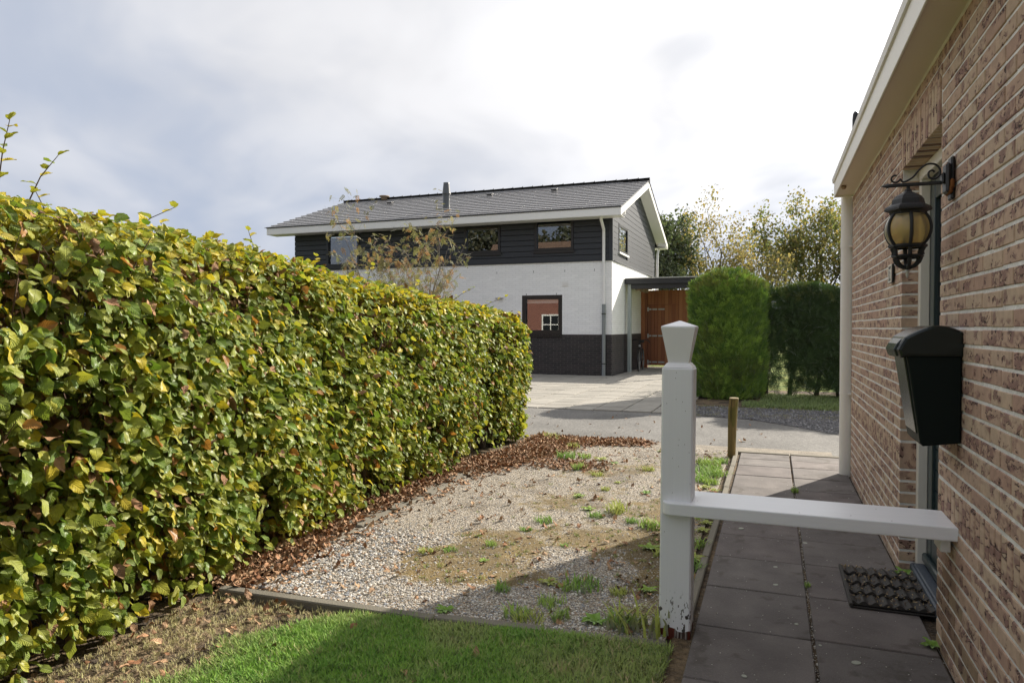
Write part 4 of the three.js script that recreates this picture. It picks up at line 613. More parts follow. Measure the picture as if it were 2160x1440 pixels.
{ // wooden gate closing the carport
  const g = thing('wooden_gate', 'reddish brown vertical board gate with three metal strap hinges under the carport', 'gate', [0, 0, -24.95]);
  const R = rng(6);
  mesh('backing', ubox(-4.2, -1.3, 0.1, 2.735, -0.05, -0.031, 0), M.cedar[3], g);
  mesh('post', ubox(-4.425, -4.285, 0.0, 2.72, -0.08, 0.04, 0.004), M.cedar[0], g); mesh('post', ubox(-4.28, -4.2, 0.0, 2.72, -0.08, 0.02, 0.004), M.cedar[3], g);
  for (let i = 0; i < 9; i++) { const x = -4.19 + i * 0.12; mesh('door_board', ubox(x, x + 0.116, 0.09, 2.225, -0.03, 0.0, 0.004), M.cedar[[3, 1, 1, 0, 1, 2, 0, 1, 0][i]], g); mesh('upper_board', ubox(x, x + 0.116, 2.24, 2.74, -0.03, 0.0, 0.004), M.cedar[[0, 0, 1, 0, 0, 2, 1, 0, 0][i]], g); }
  for (let i = 0; i < 15; i++) { const x = -3.1 + i * 0.125; mesh('fence_board', ubox(x, x + 0.12, 0.09, 2.74, -0.03, 0.0, 0.004), M.cedar[Math.floor(R() * 4)], g); }
  for (const y of [2.07, 1.13, 0.2]) { const hng = mesh('hinge', [ubox(-4.21, -4.15, y - 0.07, y + 0.07, 0.0005, 0.02, 0.002)], M.galv, g); for (const [a, b] of [[-4.14, -4.06], [-4.03, -3.86], [-3.82, -3.6]]) mesh('strap', ubox(a, b, y - 0.028, y + 0.028, 0.0005, 0.012, 0.002), M.galv, hng); }
}
{ // bicycle leaning at the wall, seen end on
  const b = thing('bicycle', 'black bicycle parked end on behind the steel carport post', 'bicycle', [-4.1, 0, -22.95], undefined, 0.06);
  const wheel = (z) => { const w = mesh('wheel', at(new THREE.TorusGeometry(0.335, 0.02, 8, 36), 0, 0.355, z, 0, Math.PI / 2), M.frameBlack, b); mesh('rim', at(new THREE.TorusGeometry(0.31, 0.009, 6, 36), 0, 0.355, z, 0, Math.PI / 2), M.galv, w); const sp = []; for (let k = 0; k < 12; k++) { const a = k * Math.PI / 6; sp.push(taper([V(0.01, 0.355, z), V(0, 0.355 + Math.sin(a) * 0.31, z + Math.cos(a) * 0.31)], [0.002, 0.002], 4)); } mesh('spokes', sp, M.galv, w); };
  wheel(0.35); wheel(-0.75);
  const P = (x, y, z) => V(x, y, z), t = (a, r) => taper(a, a.map(() => r), 8);
  mesh('frame', [t([P(0, 0.62, 0.12), P(0, 0.85, 0.07)], 0.02), t([P(0, 0.8, 0.08), P(0, 0.72, -0.42)], 0.016), t([P(0, 0.68, 0.1), P(0, 0.3, -0.28)], 0.018), t([P(0, 0.9, -0.5), P(0, 0.3, -0.28)], 0.016), t([P(0.03, 0.355, -0.75), P(0.02, 0.3, -0.28)], 0.01), t([P(-0.03, 0.355, -0.75), P(-0.02, 0.3, -0.28)], 0.01), t([P(0.03, 0.355, -0.75), P(0.01, 0.78, -0.46)], 0.009), t([P(-0.03, 0.355, -0.75), P(-0.01, 0.78, -0.46)], 0.009)], M.frameBlack, b);
  mesh('fork', [t([P(0.045, 0.355, 0.35), P(0.04, 0.6, 0.15), P(0, 0.66, 0.12)], 0.011), t([P(-0.045, 0.355, 0.35), P(-0.04, 0.6, 0.15), P(0, 0.66, 0.12)], 0.011)], M.frameBlack, b);
  mesh('mudguard', at(new THREE.TorusGeometry(0.365, 0.022, 6, 20, Math.PI * 0.7), 0, 0.355, 0.35, 0, Math.PI / 2, 0), M.frameBlack, b);
  mesh('handlebar', [t([P(0, 0.85, 0.07), P(0, 1.0, 0.05)], 0.013), tube([P(0.29, 0.93, -0.16), P(0.27, 0.985, -0.02), P(0.14, 1.02, 0.08), P(0, 1.0, 0.06), P(-0.14, 1.02, 0.08), P(-0.27, 0.985, -0.02), P(-0.29, 0.93, -0.16)], 0.013, 8, 36)], M.frameBlack, b);
  mesh('head_lamp', at(lathe([[0, -0.03], [0.03, -0.02], [0.04, 0.03], [0, 0.035]], 12), 0, 0.82, 0.16, Math.PI / 2), M.galv, b);
  mesh('saddle', at(new THREE.SphereGeometry(1, 14, 8), 0, 0.95, -0.53).applyMatrix4(new THREE.Matrix4().compose(V(0, 0.95 - 0.95 * 0.045, -0.53 + 0.53 * 0.14), new THREE.Quaternion(), V(0.085, 0.045, 0.14))), M.rubber, b);
}
{ // short round timber stake at the end of the path
  const s = thing('timber_stake', 'short weathered round timber stake at the road end of the path', 'stake', [-0.42, 0, -7.94]);
  const wood = tex(128, 512, (u, v) => { const n = fbm(u * 20, v * 4, 4, 20, 4, 7) - 0.5, m = fbm(u * 4, v * 5, 3, 4, 5, 9); let c = mix3([0.44, 0.375, 0.22], [0.36, 0.335, 0.15], smooth(0.4, 0.65, m)); const crack = smooth(0.012, 0.003, Math.abs(u - 0.34 - 0.015 * Math.sin(v * 9))) * smooth(0.55, 0.7, v); return mix3(c.map((q) => q * (1 + 0.5 * n)), [0.1, 0.08, 0.06], crack); });
  const g = taper([V(0, -0.05, 0), V(0.003, 0.1, 0), V(0.006, 0.3, 0), V(0.012, 0.5, 0.0), V(0.022, 0.635, 0)], [0.043, 0.043, 0.046, 0.049, 0.05], 18), u = g.attributes.uv; for (let i = 0; i < u.count; i++) u.setY(i, u.getY(i) / 0.7);
  const o = mesh('shaft', g, std({ map: wood, bumpMap: wood, bumpScale: 0.004, roughness: 0.9 }), s);
  const tp = mesh('cut_top', new THREE.CylinderGeometry(0.046, 0.05, 0.01, 18), std({ color: lin(0.36, 0.29, 0.17), roughness: 0.9, bumpMap: rep(fineNoise, 3), bumpScale: 0.002 }), s); tp.position.set(0.0225, 0.64, 0);
}
console.log('far house');
// ---------- leaves ----------
const leafMap = tex(128, 256, (u, v) => { const s = Math.abs(u - 0.5) * 2, vein = (v - s * 0.28) * 9, f = Math.abs(vein - Math.round(vein)), k = 0.93 + 0.06 * smooth(0.12, 0.02, f) + 0.06 * smooth(0.06, 0.0, s) + 0.14 * (fbm(u * 6, v * 12, 3, 6, 12, 3) - 0.5); return [k * 1.0, k, k * 0.97]; });
const leafBump = tex(128, 256, (u, v) => { const s = Math.abs(u - 0.5) * 2, vein = (v - s * 0.28) * 9, f = Math.abs(vein - Math.round(vein)) * 2; return 0.2 + 0.7 * Math.sqrt(f) * smooth(0, 0.12, s) * (0.7 + 0.3 * (1 - s)); }, false);
function leafGeo(w, fold, curl, wave, seed = 1) {   // one unit long, y from stalk to tip
  const n = 6, pos = [], uv = [], idx = [], R = rng(seed), cols = [-1, -0.55, 0, 0.55, 1];
  for (let i = 0; i <= n; i++) { const v = i / n, hw = (w / 2) * Math.pow(Math.sin(Math.PI * Math.pow(clamp(v * 0.985 + 0.008), 0.82)), 0.78) * (i % 2 ? 1.08 : 0.93); for (const c of cols) { pos.push(c * hw, v - 0.02 * Math.abs(c), fold * Math.abs(c) * hw - curl * v * v + wave * Math.sin(v * 9 + c * 2 + seed) * Math.abs(c)); uv.push(0.5 + c * 0.5, v); } }
  for (let i = 0; i < n; i++) for (let k = 0; k < 4; k++) { const a = i * 5 + k, b = a + 5; idx.push(a, a + 1, b, b, a + 1, b + 1); }
  const g = new THREE.BufferGeometry(); g.setAttribute('position', new THREE.Float32BufferAttribute(pos, 3)); g.setAttribute('uv', new THREE.Float32BufferAttribute(uv, 2)); g.setIndex(idx); g.computeVertexNormals(); return g;
}
const leaves = [leafGeo(0.66, 0.28, 0.16, 0.05, 1), leafGeo(0.72, 0.14, 0.3, 0.065, 2), leafGeo(0.6, 0.45, 0.05, 0.05, 3)];
const dryLeaves = [leafGeo(0.6, 0.5, 0.25, 0.07, 4), leafGeo(0.62, -0.35, -0.3, 0.09, 5)];
const leafLook = { map: leafMap, bumpMap: leafBump, bumpScale: 0.004, roughness: 0.95, transmission: 0.42, thickness: 0, clearcoat: 0.24, clearcoatRoughness: 0.32, specularIntensity: 0.4 };
const leafMat = phys(leafLook), dryMat = std({ map: leafMap, bumpMap: leafBump, bumpScale: 0.004, roughness: 0.8 });
// ---------- the beech hedge ----------
const HEND = -8.62;
const hedgeTop = (z) => lerp(1.97, 1.60, smooth(-2.2, -8.6, z) * 0.75 + 0.25 * clamp((z + 2.2) / -6.4)) + 0.09 * (fbm(z * 1.3 + 40, 3.3, 3) - 0.5);
const hedgeFace = (z, y) => { const t = clamp(y / 1.8); return -3.02 + 0.2 * smooth(-4.4, -2.2, z) + 0.13 * Math.sin(Math.PI * clamp(t * 0.9 + 0.1)) - 0.28 * smooth(0.88, 1.06, y / hedgeTop(z)) + 0.22 * (fbm(z * 1.5 + 50, y * 1.5 + 50, 3, 256, 256, 2) - 0.5); };
const hole = (z, y) => smooth(0.57, 0.66, fbm(z * 2.1 + 80, y * 2.3 + 80, 3, 256, 256, 7));
{
  const hg = thing('beech_hedge', 'long clipped beech hedge with green and yellowing leaves on the left', 'hedge', [-3.4, 0, -4]);
  const O = V(3.4, 0, 4), R = rng(101), list = leaves.map(() => []), dry = dryLeaves.map(() => []), big = [];
  const colour = (up, h) => {
    const r = R();
    if (r < 0.06 + 0.3 * up) return lin(0.74, 0.6, 0.035).multiplyScalar(0.75 + 0.35 * R());
    if (r < 0.26 + 0.4 * up) return lin(0.52, 0.52, 0.05).multiplyScalar(0.75 + 0.45 * R());
    if (r > 0.97) return lin(0.48, 0.22, 0.04);
    return lin(0.17, 0.29, 0.025).lerp(lin(0.42, 0.46, 0.07), R()).multiplyScalar(0.7 + 0.5 * R());
  };
  const add = (p, n, up, dep) => {
    const k = Math.floor(R() * 3), s = 0.044 + 0.036 * R(), dead = R() < 0.03 + 0.35 * smooth(0.14, 0.3, dep);
    const nr = V(n.x * 0.7 + (R() - 0.5) * 1.4, n.y * 0.6 + 0.4 + (R() - 0.5) * 1.2, n.z * 0.7 + (R() - 0.5) * 1.4), tip = V(n.x * 0.6 + (R() - 0.5) * 1.3, -0.55 + (R() - 0.5) * 1.1 + n.y * 0.5, n.z * 0.6 + (R() - 0.5) * 1.3);
    const mt = frame(p.clone().add(O), tip, nr, s);
    if (dead) dry[Math.floor(R() * 2)].push([mt, lin(0.28, 0.14, 0.07).lerp(lin(0.42, 0.24, 0.12), R()).multiplyScalar(0.6 + 0.7 * R())]);
    else { const c = colour(up, p.y); if (dep < 0.05 && p.z > -3.4 && p.z < -1.2 && big.length < 4000) big.push([mt, c, k, p.clone()]); else list[k].push([mt, c]); }
  };
  const wob = (a) => (R() - 0.5) * a;
  // faces: towards the drive, top, far end, back
  for (let i = 0; i < 34000; i++) { const z = HEND + 0.25 + R() * 8.3, y = 0.05 + R() * (hedgeTop(z) - 0.05), h = hole(z, y); let dep = -Math.log(1 - R() * 0.97) * 0.105; if (h > 0.3 && dep < 0.16 * h) { if (R() < 0.85) dep += 0.24 * h; } if (y < 0.28 && z < -6.4 && z > -7.9 && R() < 0.8) continue; if (y < 0.16 && R() < 0.55) continue; add(V(hedgeFace(z, y) - dep + wob(0.03) + 0.02, y, z), V(1, 0.12 + 0.7 * smooth(0.85, 1, y / hedgeTop(z)), 0), smooth(0.8, 1.0, y / hedgeTop(z)) * 0.9, dep); }
  for (let i = 0; i < 11500; i++) { const z = HEND + 0.2 + R() * 8.3, x = -4.05 + R() * 0.98, dep = -Math.log(1 - R() * 0.97) * 0.05; add(V(x, hedgeTop(z) - dep + wob(0.07) + 0.05 * (fbm(x * 3 + 9, z * 3 + 90, 2) - 0.4) - 0.1 * smooth(-3.3, -3.05, x), z), V(0.15, 1, 0), 0.9, dep); }
  for (let i = 0; i < 5200; i++) { const x = -4.0 + R() * 1.1, y = 0.05 + R() * 1.55, dep = -Math.log(1 - R() * 0.97) * 0.09, r = smooth(-3.45, -2.95, x) * 0.42 + smooth(1.25, 1.62, y) * 0.25; add(V(x, y, HEND + r + dep + 0.12 * (fbm(x * 2 + 9, y * 2 + 90, 2) - 0.5)), V(0.45, 0.2, -0.9), smooth(1.1, 1.6, y) * 0.8, dep); }
  for (let i = 0; i < 14000; i++) { const z = HEND + 0.2 + R() * 8.3, y = 0.05 + R() * (hedgeTop(z) - 0.05); add(V(-4.05 + 0.1 * R(), y, z), V(-1, 0.1, 0), 0.2, 0.05); }
  for (let i = 0; i < 24000; i++) { const z = HEND + 0.4 + R() * 8, y = 0.1 + R() * (hedgeTop(z) - 0.3); add(V(-3.25 - R() * 0.55, y, z), V(R() - 0.5, 0.4, R() - 0.5), 0, 0.24); }
  for (let i = 0; i < 12000; i++) { const z = -4.2 + R() * 4, y = 0.5 + R() * (hedgeTop(z) - 0.56); add(V(-3.2 - R() * 0.7, y, z), V(R() - 0.5, 0.4, R() - 0.5), 0, 0.24); }
  // nearest big leaves one by one
  const look = (p) => { const v = p.clone().project(camera); return Math.abs(v.x) < 1 && Math.abs(v.y) < 1 ? 1 / p.distanceTo(camera.position) : 0; };
  big.sort((a, b) => look(b[3]) - look(a[3]));
  const mats = [lin(0.72, 0.58, 0.035), lin(0.52, 0.52, 0.05), lin(0.17, 0.28, 0.025), lin(0.26, 0.35, 0.04), lin(0.4, 0.44, 0.065), lin(0.5, 0.23, 0.04)].map((c) => phys({ ...leafLook, color: c }));
  const near = (c) => { let b = 0, d = 9; mats.forEach((m, i) => { const q = Math.hypot(m.color.r - c.r, m.color.g - c.g, m.color.b - c.b); if (q < d) { d = q; b = i; } }); return mats[b]; };
  big.forEach(([mt, c, k], i) => { if (i < 300) { const o = mesh('leaf', leaves[k], near(c), hg); o.applyMatrix4(mt); } else list[k].push([mt, c]); });
  list.forEach((l, k) => copies('foliage', leaves[k], leafMat, l, hg)); dry.forEach((l, k) => copies('withered_foliage', dryLeaves[k], dryMat, l, hg));
  // twigs inside, stems at the foot
  const tl = [], tg = new THREE.CylinderGeometry(0.6, 1, 1, 5, 1);
  for (let i = 0; i < 3600; i++) { const z = HEND + 0.35 + R() * 8.1, y = 0.1 + R() * (hedgeTop(z) - 0.3), p = V(hedgeFace(z, y) - 0.1 - R() * 0.7, y, z), r = 0.0016 + 0.004 * R() * R(), l = 0.18 + 0.22 * R(); tl.push([new THREE.Matrix4().compose(p.add(O), new THREE.Quaternion().setFromUnitVectors(V(0, 1, 0), V((R() - 0.2) * 1.3, 0.6 + R(), (R() - 0.5) * 1.6).normalize()), V(r, l, r)), lin(0.12, 0.075, 0.05).multiplyScalar(0.6 + 0.8 * R())]); }
  copies('twigs', tg, std({ roughness: 0.9 }), tl, hg);
  for (let i = 0; i < 34; i++) { const z = -8.3 + i * 0.245 + wob(0.1), x = -3.22 + wob(0.2), pts = [V(x, -0.03, z), V(x + wob(0.08), 0.35, z + wob(0.1)), V(x + wob(0.16), 0.9, z + wob(0.3)), V(x + wob(0.3), 1.5, z + wob(0.4))].map((p) => p.add(O)), r = 0.014 + 0.016 * R(); mesh('stem', taper(pts, [r * 1.2, r, r * 0.7, r * 0.3], 7), M.bark, hg); }
  // shoots standing above the clipped top
  for (const [z, x, h, lx, lz, n] of [[-2.02, -3.1, 0.36, 0.12, 0.02, 9], [-1.9, -3.2, 0.3, 0.02, -0.1, 9], [-2.15, -3.12, 0.25, 0.15, -0.05, 6], [-3.9, -3.35, 0.2, -0.02, 0.05, 4], [-2.75, -3.2, 0.12, 0.2, -0.12, 4], [-5.05, -3.2, 0.16, 0.05, -0.03, 4], [-3.2, -3.3, 0.1, -0.05, 0.1, 3], [-6.2, -3.4, 0.16, 0.1, 0.05, 4], [-4.5, -3.3, 0.13, 0.05, 0.06, 4], [-7.0, -3.4, 0.2, 0.3, -0.1, 5], [-7.6, -3.3, 0.16, 0.3, -0.2, 4], [-2.4, -3.3, 0.13, 0.04, 0.1, 4]]) {
    const y0 = hedgeTop(z) - 0.12, pts = [0, 0.35, 0.7, 1].map((t) => V(x + lx * t * t, y0 + (h + 0.12) * t * (1 - 0.1 * t), z + lz * t * t).add(O)), s = mesh('shoot', taper(pts, [0.004, 0.0035, 0.0025, 0.0015], 5), M.twig, hg), cv = new THREE.CatmullRomCurve3(pts);
    for (let k = 0; k < n; k++) { const p = cv.getPoint(0.35 + 0.65 * (k + 1) / n), a = k * 2.4; const o = mesh('leaf', leaves[k % 3], mats[[1, 4, 0, 1, 3][k % 5]], s); o.applyMatrix4(frame(p, V(Math.cos(a), 0.35 + 0.4 * R(), Math.sin(a)), V(wob(0.8), 1, wob(0.8)), 0.05 + 0.02 * R())); }
  }
}
console.log('hedge');
{ // fallen leaves along the foot of the hedge and in the corner by the road
  const R = rng(55), list = dryLeaves.map(() => []);
  const put = (X, Z, y = 0) => { const s = 0.03 + 0.028 * R(); list[Math.floor(R() * 2)].push([new THREE.Matrix4().compose(V(X, dents(X, Z) + 0.006 + y + 0.012 * R(), Z), new THREE.Quaternion().setFromEuler(new THREE.Euler(-1.57 + (R() - 0.5) * 1.5, R() * 6.3, (R() - 0.5) * 1.2, 'YXZ')), V(s, s, s)), lin(0.38, 0.17, 0.08).lerp(lin(0.62, 0.41, 0.25), R()).multiplyScalar(0.5 + 0.75 * R())]); };
  const edge = (z) => (z > -5.6 ? lerp(-2.62, -2.76, smooth(-3, -4.6, z)) : lerp(-2.76, -2.2, smooth(-5.6, -7.6, z))) + 0.1 * (fbm(z * 3 + 50, 2.2, 3) - 0.5);
  for (let i = 0; i < 17000; i++) { const Z = -2.95 - R() * 5.6, e = edge(Z), X = e - Math.pow(R(), 0.8) * 0.62 + Math.pow(R(), 3) * 0.3 * (R() < 0.4 ? 1 : 0); put(X, Z, 0.012 * smooth(e, e - 0.3, X)); }
  for (let i = 0; i < 4200; i++) { const t = R(), X = lerp(-2.75, -1.5, t) + (R() - 0.5) * 0.4, Z = -8.2 - 0.3 * R() - 0.12 * t + (R() - 0.5) * 0.25 + 0.35 * (1 - t) * R(); put(X, Z); }
  for (let i = 0; i < 420; i++) put(-2.6 + R() * 2.2, -3.1 - R() * 5.2);
  for (let i = 0; i < 420; i++) put(-1.9 + (R() + R() - 1) * 0.45, -6.85 + (R() + R() - 1) * 0.35);
  for (let i = 0; i < 130; i++) put(-2.95 + R() * 0.75, -1.4 - R() * 1.5);
  for (let i = 0; i < 60; i++) put(-1.0 + (R() - 0.5) * 2.4, -2.9 + R() * 1.2);
  for (let i = 0; i < 90; i++) put(-6 + R() * 6, -8.7 - Math.pow(R(), 2) * 2.6, -0.01);
  list.forEach((l, k) => Object.assign(copies('fallen_leaves', dryLeaves[k], dryMat, l).userData, { label: 'curled brown fallen beech leaves lying along the hedge foot', category: 'leaves' }));
}
// ---------- weeds ----------
{
  const cols = [lin(0.2, 0.36, 0.035), lin(0.28, 0.42, 0.05), lin(0.38, 0.43, 0.07)].map(blade), R = rng(71);
  const tufts = [0, 1, 2, 3].map((i) => bladeTuft(200 + i, 80, [0.075, 0.05, 0.06, 0.045][i], [0.11, 0.1, 0.14, 0.08][i], 0.0036));
  const rosette = (() => { const gs = []; for (let k = 0; k < 11; k++) { const a = k * 2.4, l = 0.03 + 0.03 * R(); gs.push(flat(leafGeo(0.4, 0.3, 0.25, 0.05, k + 3)).applyMatrix4(frame(V(0, 0.004, 0), V(Math.cos(a), 0.35 + 0.3 * R(), Math.sin(a)), V(-Math.cos(a) * 0.4, 1, -Math.sin(a) * 0.4), l))); } return merge(gs); })();
  const spots = [[-2.067, -7.179, 1.5], [-1.9, -7.3, 1.3], [-1.699, -7.26, 1.6], [-1.54, -7.12, 1.1], [-1.8, -6.7, 1.1], [-1.55, -6.45, 1], [-1.54, -4.794, 0.9], [-1.333, -5.224, 1.2], [-1.113, -5.232, 1.4], [-1.22, -5.05, 1.0], [-1.5, -5.6, 1.1], [-1.35, -5.9, 0.9], [-1.0, -5.9, 1.0], [-0.9, -6.5, 1.0], [-1.15, -6.9, 0.9], [-0.95, -5.0, 1.0], [-0.8, -4.9, 1.2], [-1.141, -3.639, 1.2], [-0.953, -3.635, 1.3], [-1.03, -3.58, 0.9], [-0.57, -3.2, 2.0], [-0.66, -3.23, 1.4], [-0.725, -4.407, 1.5], [-0.62, -4.3, 1.3], [-1.508, -3.09, 1.1], [-1.16, -3.16, 1.2], [-1.09, -3.13, 1.0], [-0.784, -3.214, 1.4], [-0.95, -3.2, 0.8], [-2.02, -3.872, 0.8], [-1.9, -3.95, 0.6], [-1.62, -3.85, 0.7], [-1.85, -4.3, 0.6], [-1.6, -4.55, 0.7], [-1.05, -3.35, 0.9], [-0.75, -3.6, 1.0], [-1.35, -3.45, 0.8], [-0.62, -3.7, 1.1], [-1.3, -6.2, 0.8], [-1.25, -4.3, 0.6], [-1.7, -4.15, 0.6], [-2.2, -7.9, 1.4], [-2.35, -8.1, 1.5], [-2.5, -8.25, 1.5], [-2.62, -8.4, 1.4], [-1.2, -8.0, 0.8], [-0.9, -7.5, 0.8]];
  spots.forEach(([x, z, s], i) => { const ros = i % 5 === 2 || i % 7 === 3, o = mesh('weed_tuft', ros ? rosette : tufts[i % 4], cols[i % 3]); o.position.set(x, dents(x, z) - 0.002, z); o.rotation.y = i * 1.7; o.scale.setScalar(s); o.userData = { label: ros ? 'small flat leafy weed rooted in the shell drive' : 'small green grass tuft rooted in the shell drive', category: 'weed', group: ros ? 'leafy weeds in the drive' : 'grass tufts in the drive' }; });
  let n = 0; for (const [x, z, s] of [[-0.582, -7.272, 1.6], [-0.52, -7.05, 1.5], [-0.56, -6.8, 1.4], [-0.519, -6.494, 1.5], [-0.47, -6.2, 1.2], [-0.5, -7.55, 1.3], [-0.492, -5.323, 1.3], [-0.45, -4.95, 1.2], [-0.47, -5.6, 1.0], [-0.46, -4.6, 1.3], [-0.45, -4.331, 1.5], [-0.44, -4.15, 1.4], [-0.46, -3.9, 0.9], [-0.44, -5.15, 1.1], [-0.6, -7.0, 1.7], [-0.66, -7.4, 1.6], [-0.56, -7.7, 1.4], [-0.62, -6.6, 1.5], [-0.5, -6.9, 1.4], [-0.55, -6.3, 1.3]]) { const o = mesh('edge_weed', n % 3 === 1 ? rosette : tufts[n % 4], cols[(n + 1) % 3]); n++; o.position.set(x, -0.003, z); o.rotation.y = n * 2.1; o.scale.setScalar(s); o.userData = { label: 'green weed growing along the left edge of the paved path', category: 'weed', group: 'weeds along the path edge' }; }
  const jl = [[0.176, -6.35, 1.1, 'tallest green weed sprouting from the middle joint of the path'], [0.18, -4.05, 0.55, 'tiny moss tuft in the middle path joint beside the doormat'], [0.178, -5.95, 0.7, 'low weed in the middle path joint near the shadow edge']];
  for (const [x, z, s, label] of jl) { const o = mesh('joint_weed', merge([flat(tufts[3]), flat(rosette)].map((g) => { const q = g.clone(); q.deleteAttribute('uv'); return q; })), cols[1]); o.position.set(x, 0.01, z); o.scale.set(s * 0.6, s * 1.2, s); o.userData = { label, category: 'weed' }; }
  for (const [x, z, s, label] of [[0.70, -4.42, 1.5, 'leafy green weed at the foot of the far door jamb'], [0.66, -3.46, 1.2, 'dark leafy weed at the wall corner beside the doormat']]) { const o = mesh('corner_weed', rosette, cols[0]); o.position.set(x, 0.012, z); o.scale.setScalar(s); o.userData = { label, category: 'weed' }; }
}
// ---------- clipped conifers ----------
const spray = (() => { const gs = [], R = rng(14); for (let k = 0; k < 9; k++) { const t = k / 8, s = k % 2 ? 1 : -1, a = s * (0.95 - 0.5 * t), l = 0.55 * (1 - 0.55 * t) + 0.12, w = 0.07, y = t * 0.72, dx = Math.sin(a), dy = Math.cos(a), g = new THREE.BufferGeometry(), z = 0.12 * (R() - 0.5); g.setAttribute('position', new THREE.Float32BufferAttribute([-dy * w * 0.5, y + dx * w * 0.5, 0, dy * w * 0.5, y - dx * w * 0.5, 0, dx * l + dy * w * 0.35, y + dy * l - dx * w * 0.35, z, -dy * w * 0.5, y + dx * w * 0.5, 0, dx * l + dy * w * 0.35, y + dy * l - dx * w * 0.35, z, dx * l - dy * w * 0.35, y + dy * l + dx * w * 0.35, z], 3)); g.computeVertexNormals(); gs.push(g); } return mergeGeometries(gs); })();
const coniMat = phys({ roughness: 1, transmission: 0.22, thickness: 0, clearcoat: 0.1, clearcoatRoughness: 0.5 });
function conifer(name, label, [px, pz], hx, hz, H, count, seed, deep, group) {
  const t = thing(name, label, 'shrub', [px, 0, pz], group), R = rng(seed), list = [];
  for (let i = 0; i < count; i++) {
    const a = R() * 6.283, y = R() * H, dome = y > H - 0.42 ? Math.sqrt(Math.max(0.0, 1 - ((y - H + 0.42) / 0.42) ** 2)) : 1, cs = Math.cos(a), sn = Math.sin(a), e = Math.pow(Math.pow(Math.abs(cs), 3.2) + Math.pow(Math.abs(sn), 3.2), -1 / 3.2), foot = 0.9 + 0.1 * smooth(0, 0.4, y), rr = dome * foot * e * (1 - 0.13 * R() * R()) + 0.05 * (fbm(a * 2 + 20, y * 3, 3) - 0.5);
    const cap = y > H - 0.2 ? Math.sqrt(R()) : 1, p = V(cs * hx * rr * cap, y + wobc(R), sn * hz * rr * cap), n = V(cs, 0.15 + 1.2 * smooth(H - 0.4, H, y), sn);
    const col = lin(0.07, 0.15, 0.018).lerp(lin(0.30, 0.46, 0.06), Math.pow(R(), 2.2)), br = smooth(0.58, 0.72, fbm(a * 1.6 + 40, y * 1.8 + 9, 3)); col.lerp(lin(0.085, 0.07, 0.022), br * 0.6 * R());
    if (y > H - 0.35 && R() < 0.4) col.lerp(lin(0.22, 0.21, 0.04), 0.6);
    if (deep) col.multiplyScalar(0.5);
    list.push([frame(p, V(n.x * 0.6 + (R() - 0.5) * 1.1, 0.75 + (R() - 0.3) * 0.6, n.z * 0.6 + (R() - 0.5) * 1.1), V(n.x + (R() - 0.5), n.y + (R() - 0.5), n.z + (R() - 0.5)), 0.12 + 0.11 * R()), col]);
  }
  copies('foliage', spray, coniMat, list, t);
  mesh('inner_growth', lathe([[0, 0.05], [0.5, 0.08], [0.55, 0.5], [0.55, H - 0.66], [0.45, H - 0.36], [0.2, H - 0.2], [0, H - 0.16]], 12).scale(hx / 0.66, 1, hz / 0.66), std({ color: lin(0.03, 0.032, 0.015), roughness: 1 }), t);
}
conifer('clipped_thuja', 'round topped clipped green thuja column beside the forecourt', [-0.88, -14.95], 0.66, 0.62, 2.46, 11000, 61, false);
// taller ones past the brick house, whose shade lies across the road
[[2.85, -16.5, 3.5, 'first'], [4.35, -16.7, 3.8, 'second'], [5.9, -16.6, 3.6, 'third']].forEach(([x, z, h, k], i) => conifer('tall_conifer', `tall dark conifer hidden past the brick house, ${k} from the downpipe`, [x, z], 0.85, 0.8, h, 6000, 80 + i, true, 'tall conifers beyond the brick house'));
function wobc(R) { return (R() - 0.5) * 0.05; }
{
  const t = thing('conifer_hedge', 'dark conifer hedge with bare stems behind the grass verge', 'hedge', [2.6, 0, -15.4]), R = rng(63), list = [];
  const xs = []; for (let x = -2.7; x < 3.6; x += 0.47) xs.push(x + (R() - 0.5) * 0.14);
  for (const x of xs) { const l = (R() - 0.5) * 0.3; mesh('stem', taper([V(x, -0.05, 0), V(x + l * 0.5, 0.4, (R() - 0.5) * 0.1), V(x + l, 1.0, (R() - 0.5) * 0.2), V(x + l, 1.9, 0)], [0.05, 0.042, 0.03, 0.012], 7), std({ color: lin(0.05, 0.038, 0.03), roughness: 0.95 }), t); }
  for (let i = 0; i < 17000; i++) {
    const x = -2.8 + R() * 6.6, front = R() < 0.7, gap = fbm(x * 2.3 + 30, 4.4, 3), y = 0.12 + Math.pow(R(), 0.85) * (1.98 + 0.32 * (fbm(x * 2 + 60, 2, 3) - 0.4)), low = smooth(0.95, 0.5, y);
    if (R() < low * (0.25 + 0.6 * smooth(0.45, 0.62, gap))) continue; if (x < -2.3 && R() < 0.55) continue;
    const z = (front ? 0.38 : -0.38) * (1 - 0.5 * R() * R()) + 0.16 * (fbm(x * 2 + 9, y * 2 + 9, 3) - 0.5), n = V(0, 0.2, front ? 1 : -1);
    const col = lin(0.03, 0.062, 0.015).lerp(lin(0.06, 0.11, 0.024), R() * R()); if (y > 1.9 && R() < 0.3) col.lerp(lin(0.16, 0.18, 0.04), 0.5);
    list.push([frame(V(x, y, z), V((R() - 0.5) * 1.6, 0.5 + (R() - 0.5) * 1.2, n.z * 0.4 + (R() - 0.5)), V((R() - 0.5), 0.3 + (R() - 0.5), n.z + (R() - 0.5)), 0.13 + 0.1 * R()), col]);
  }
  copies('foliage', spray, coniMat, list, t);
}
console.log('conifers');
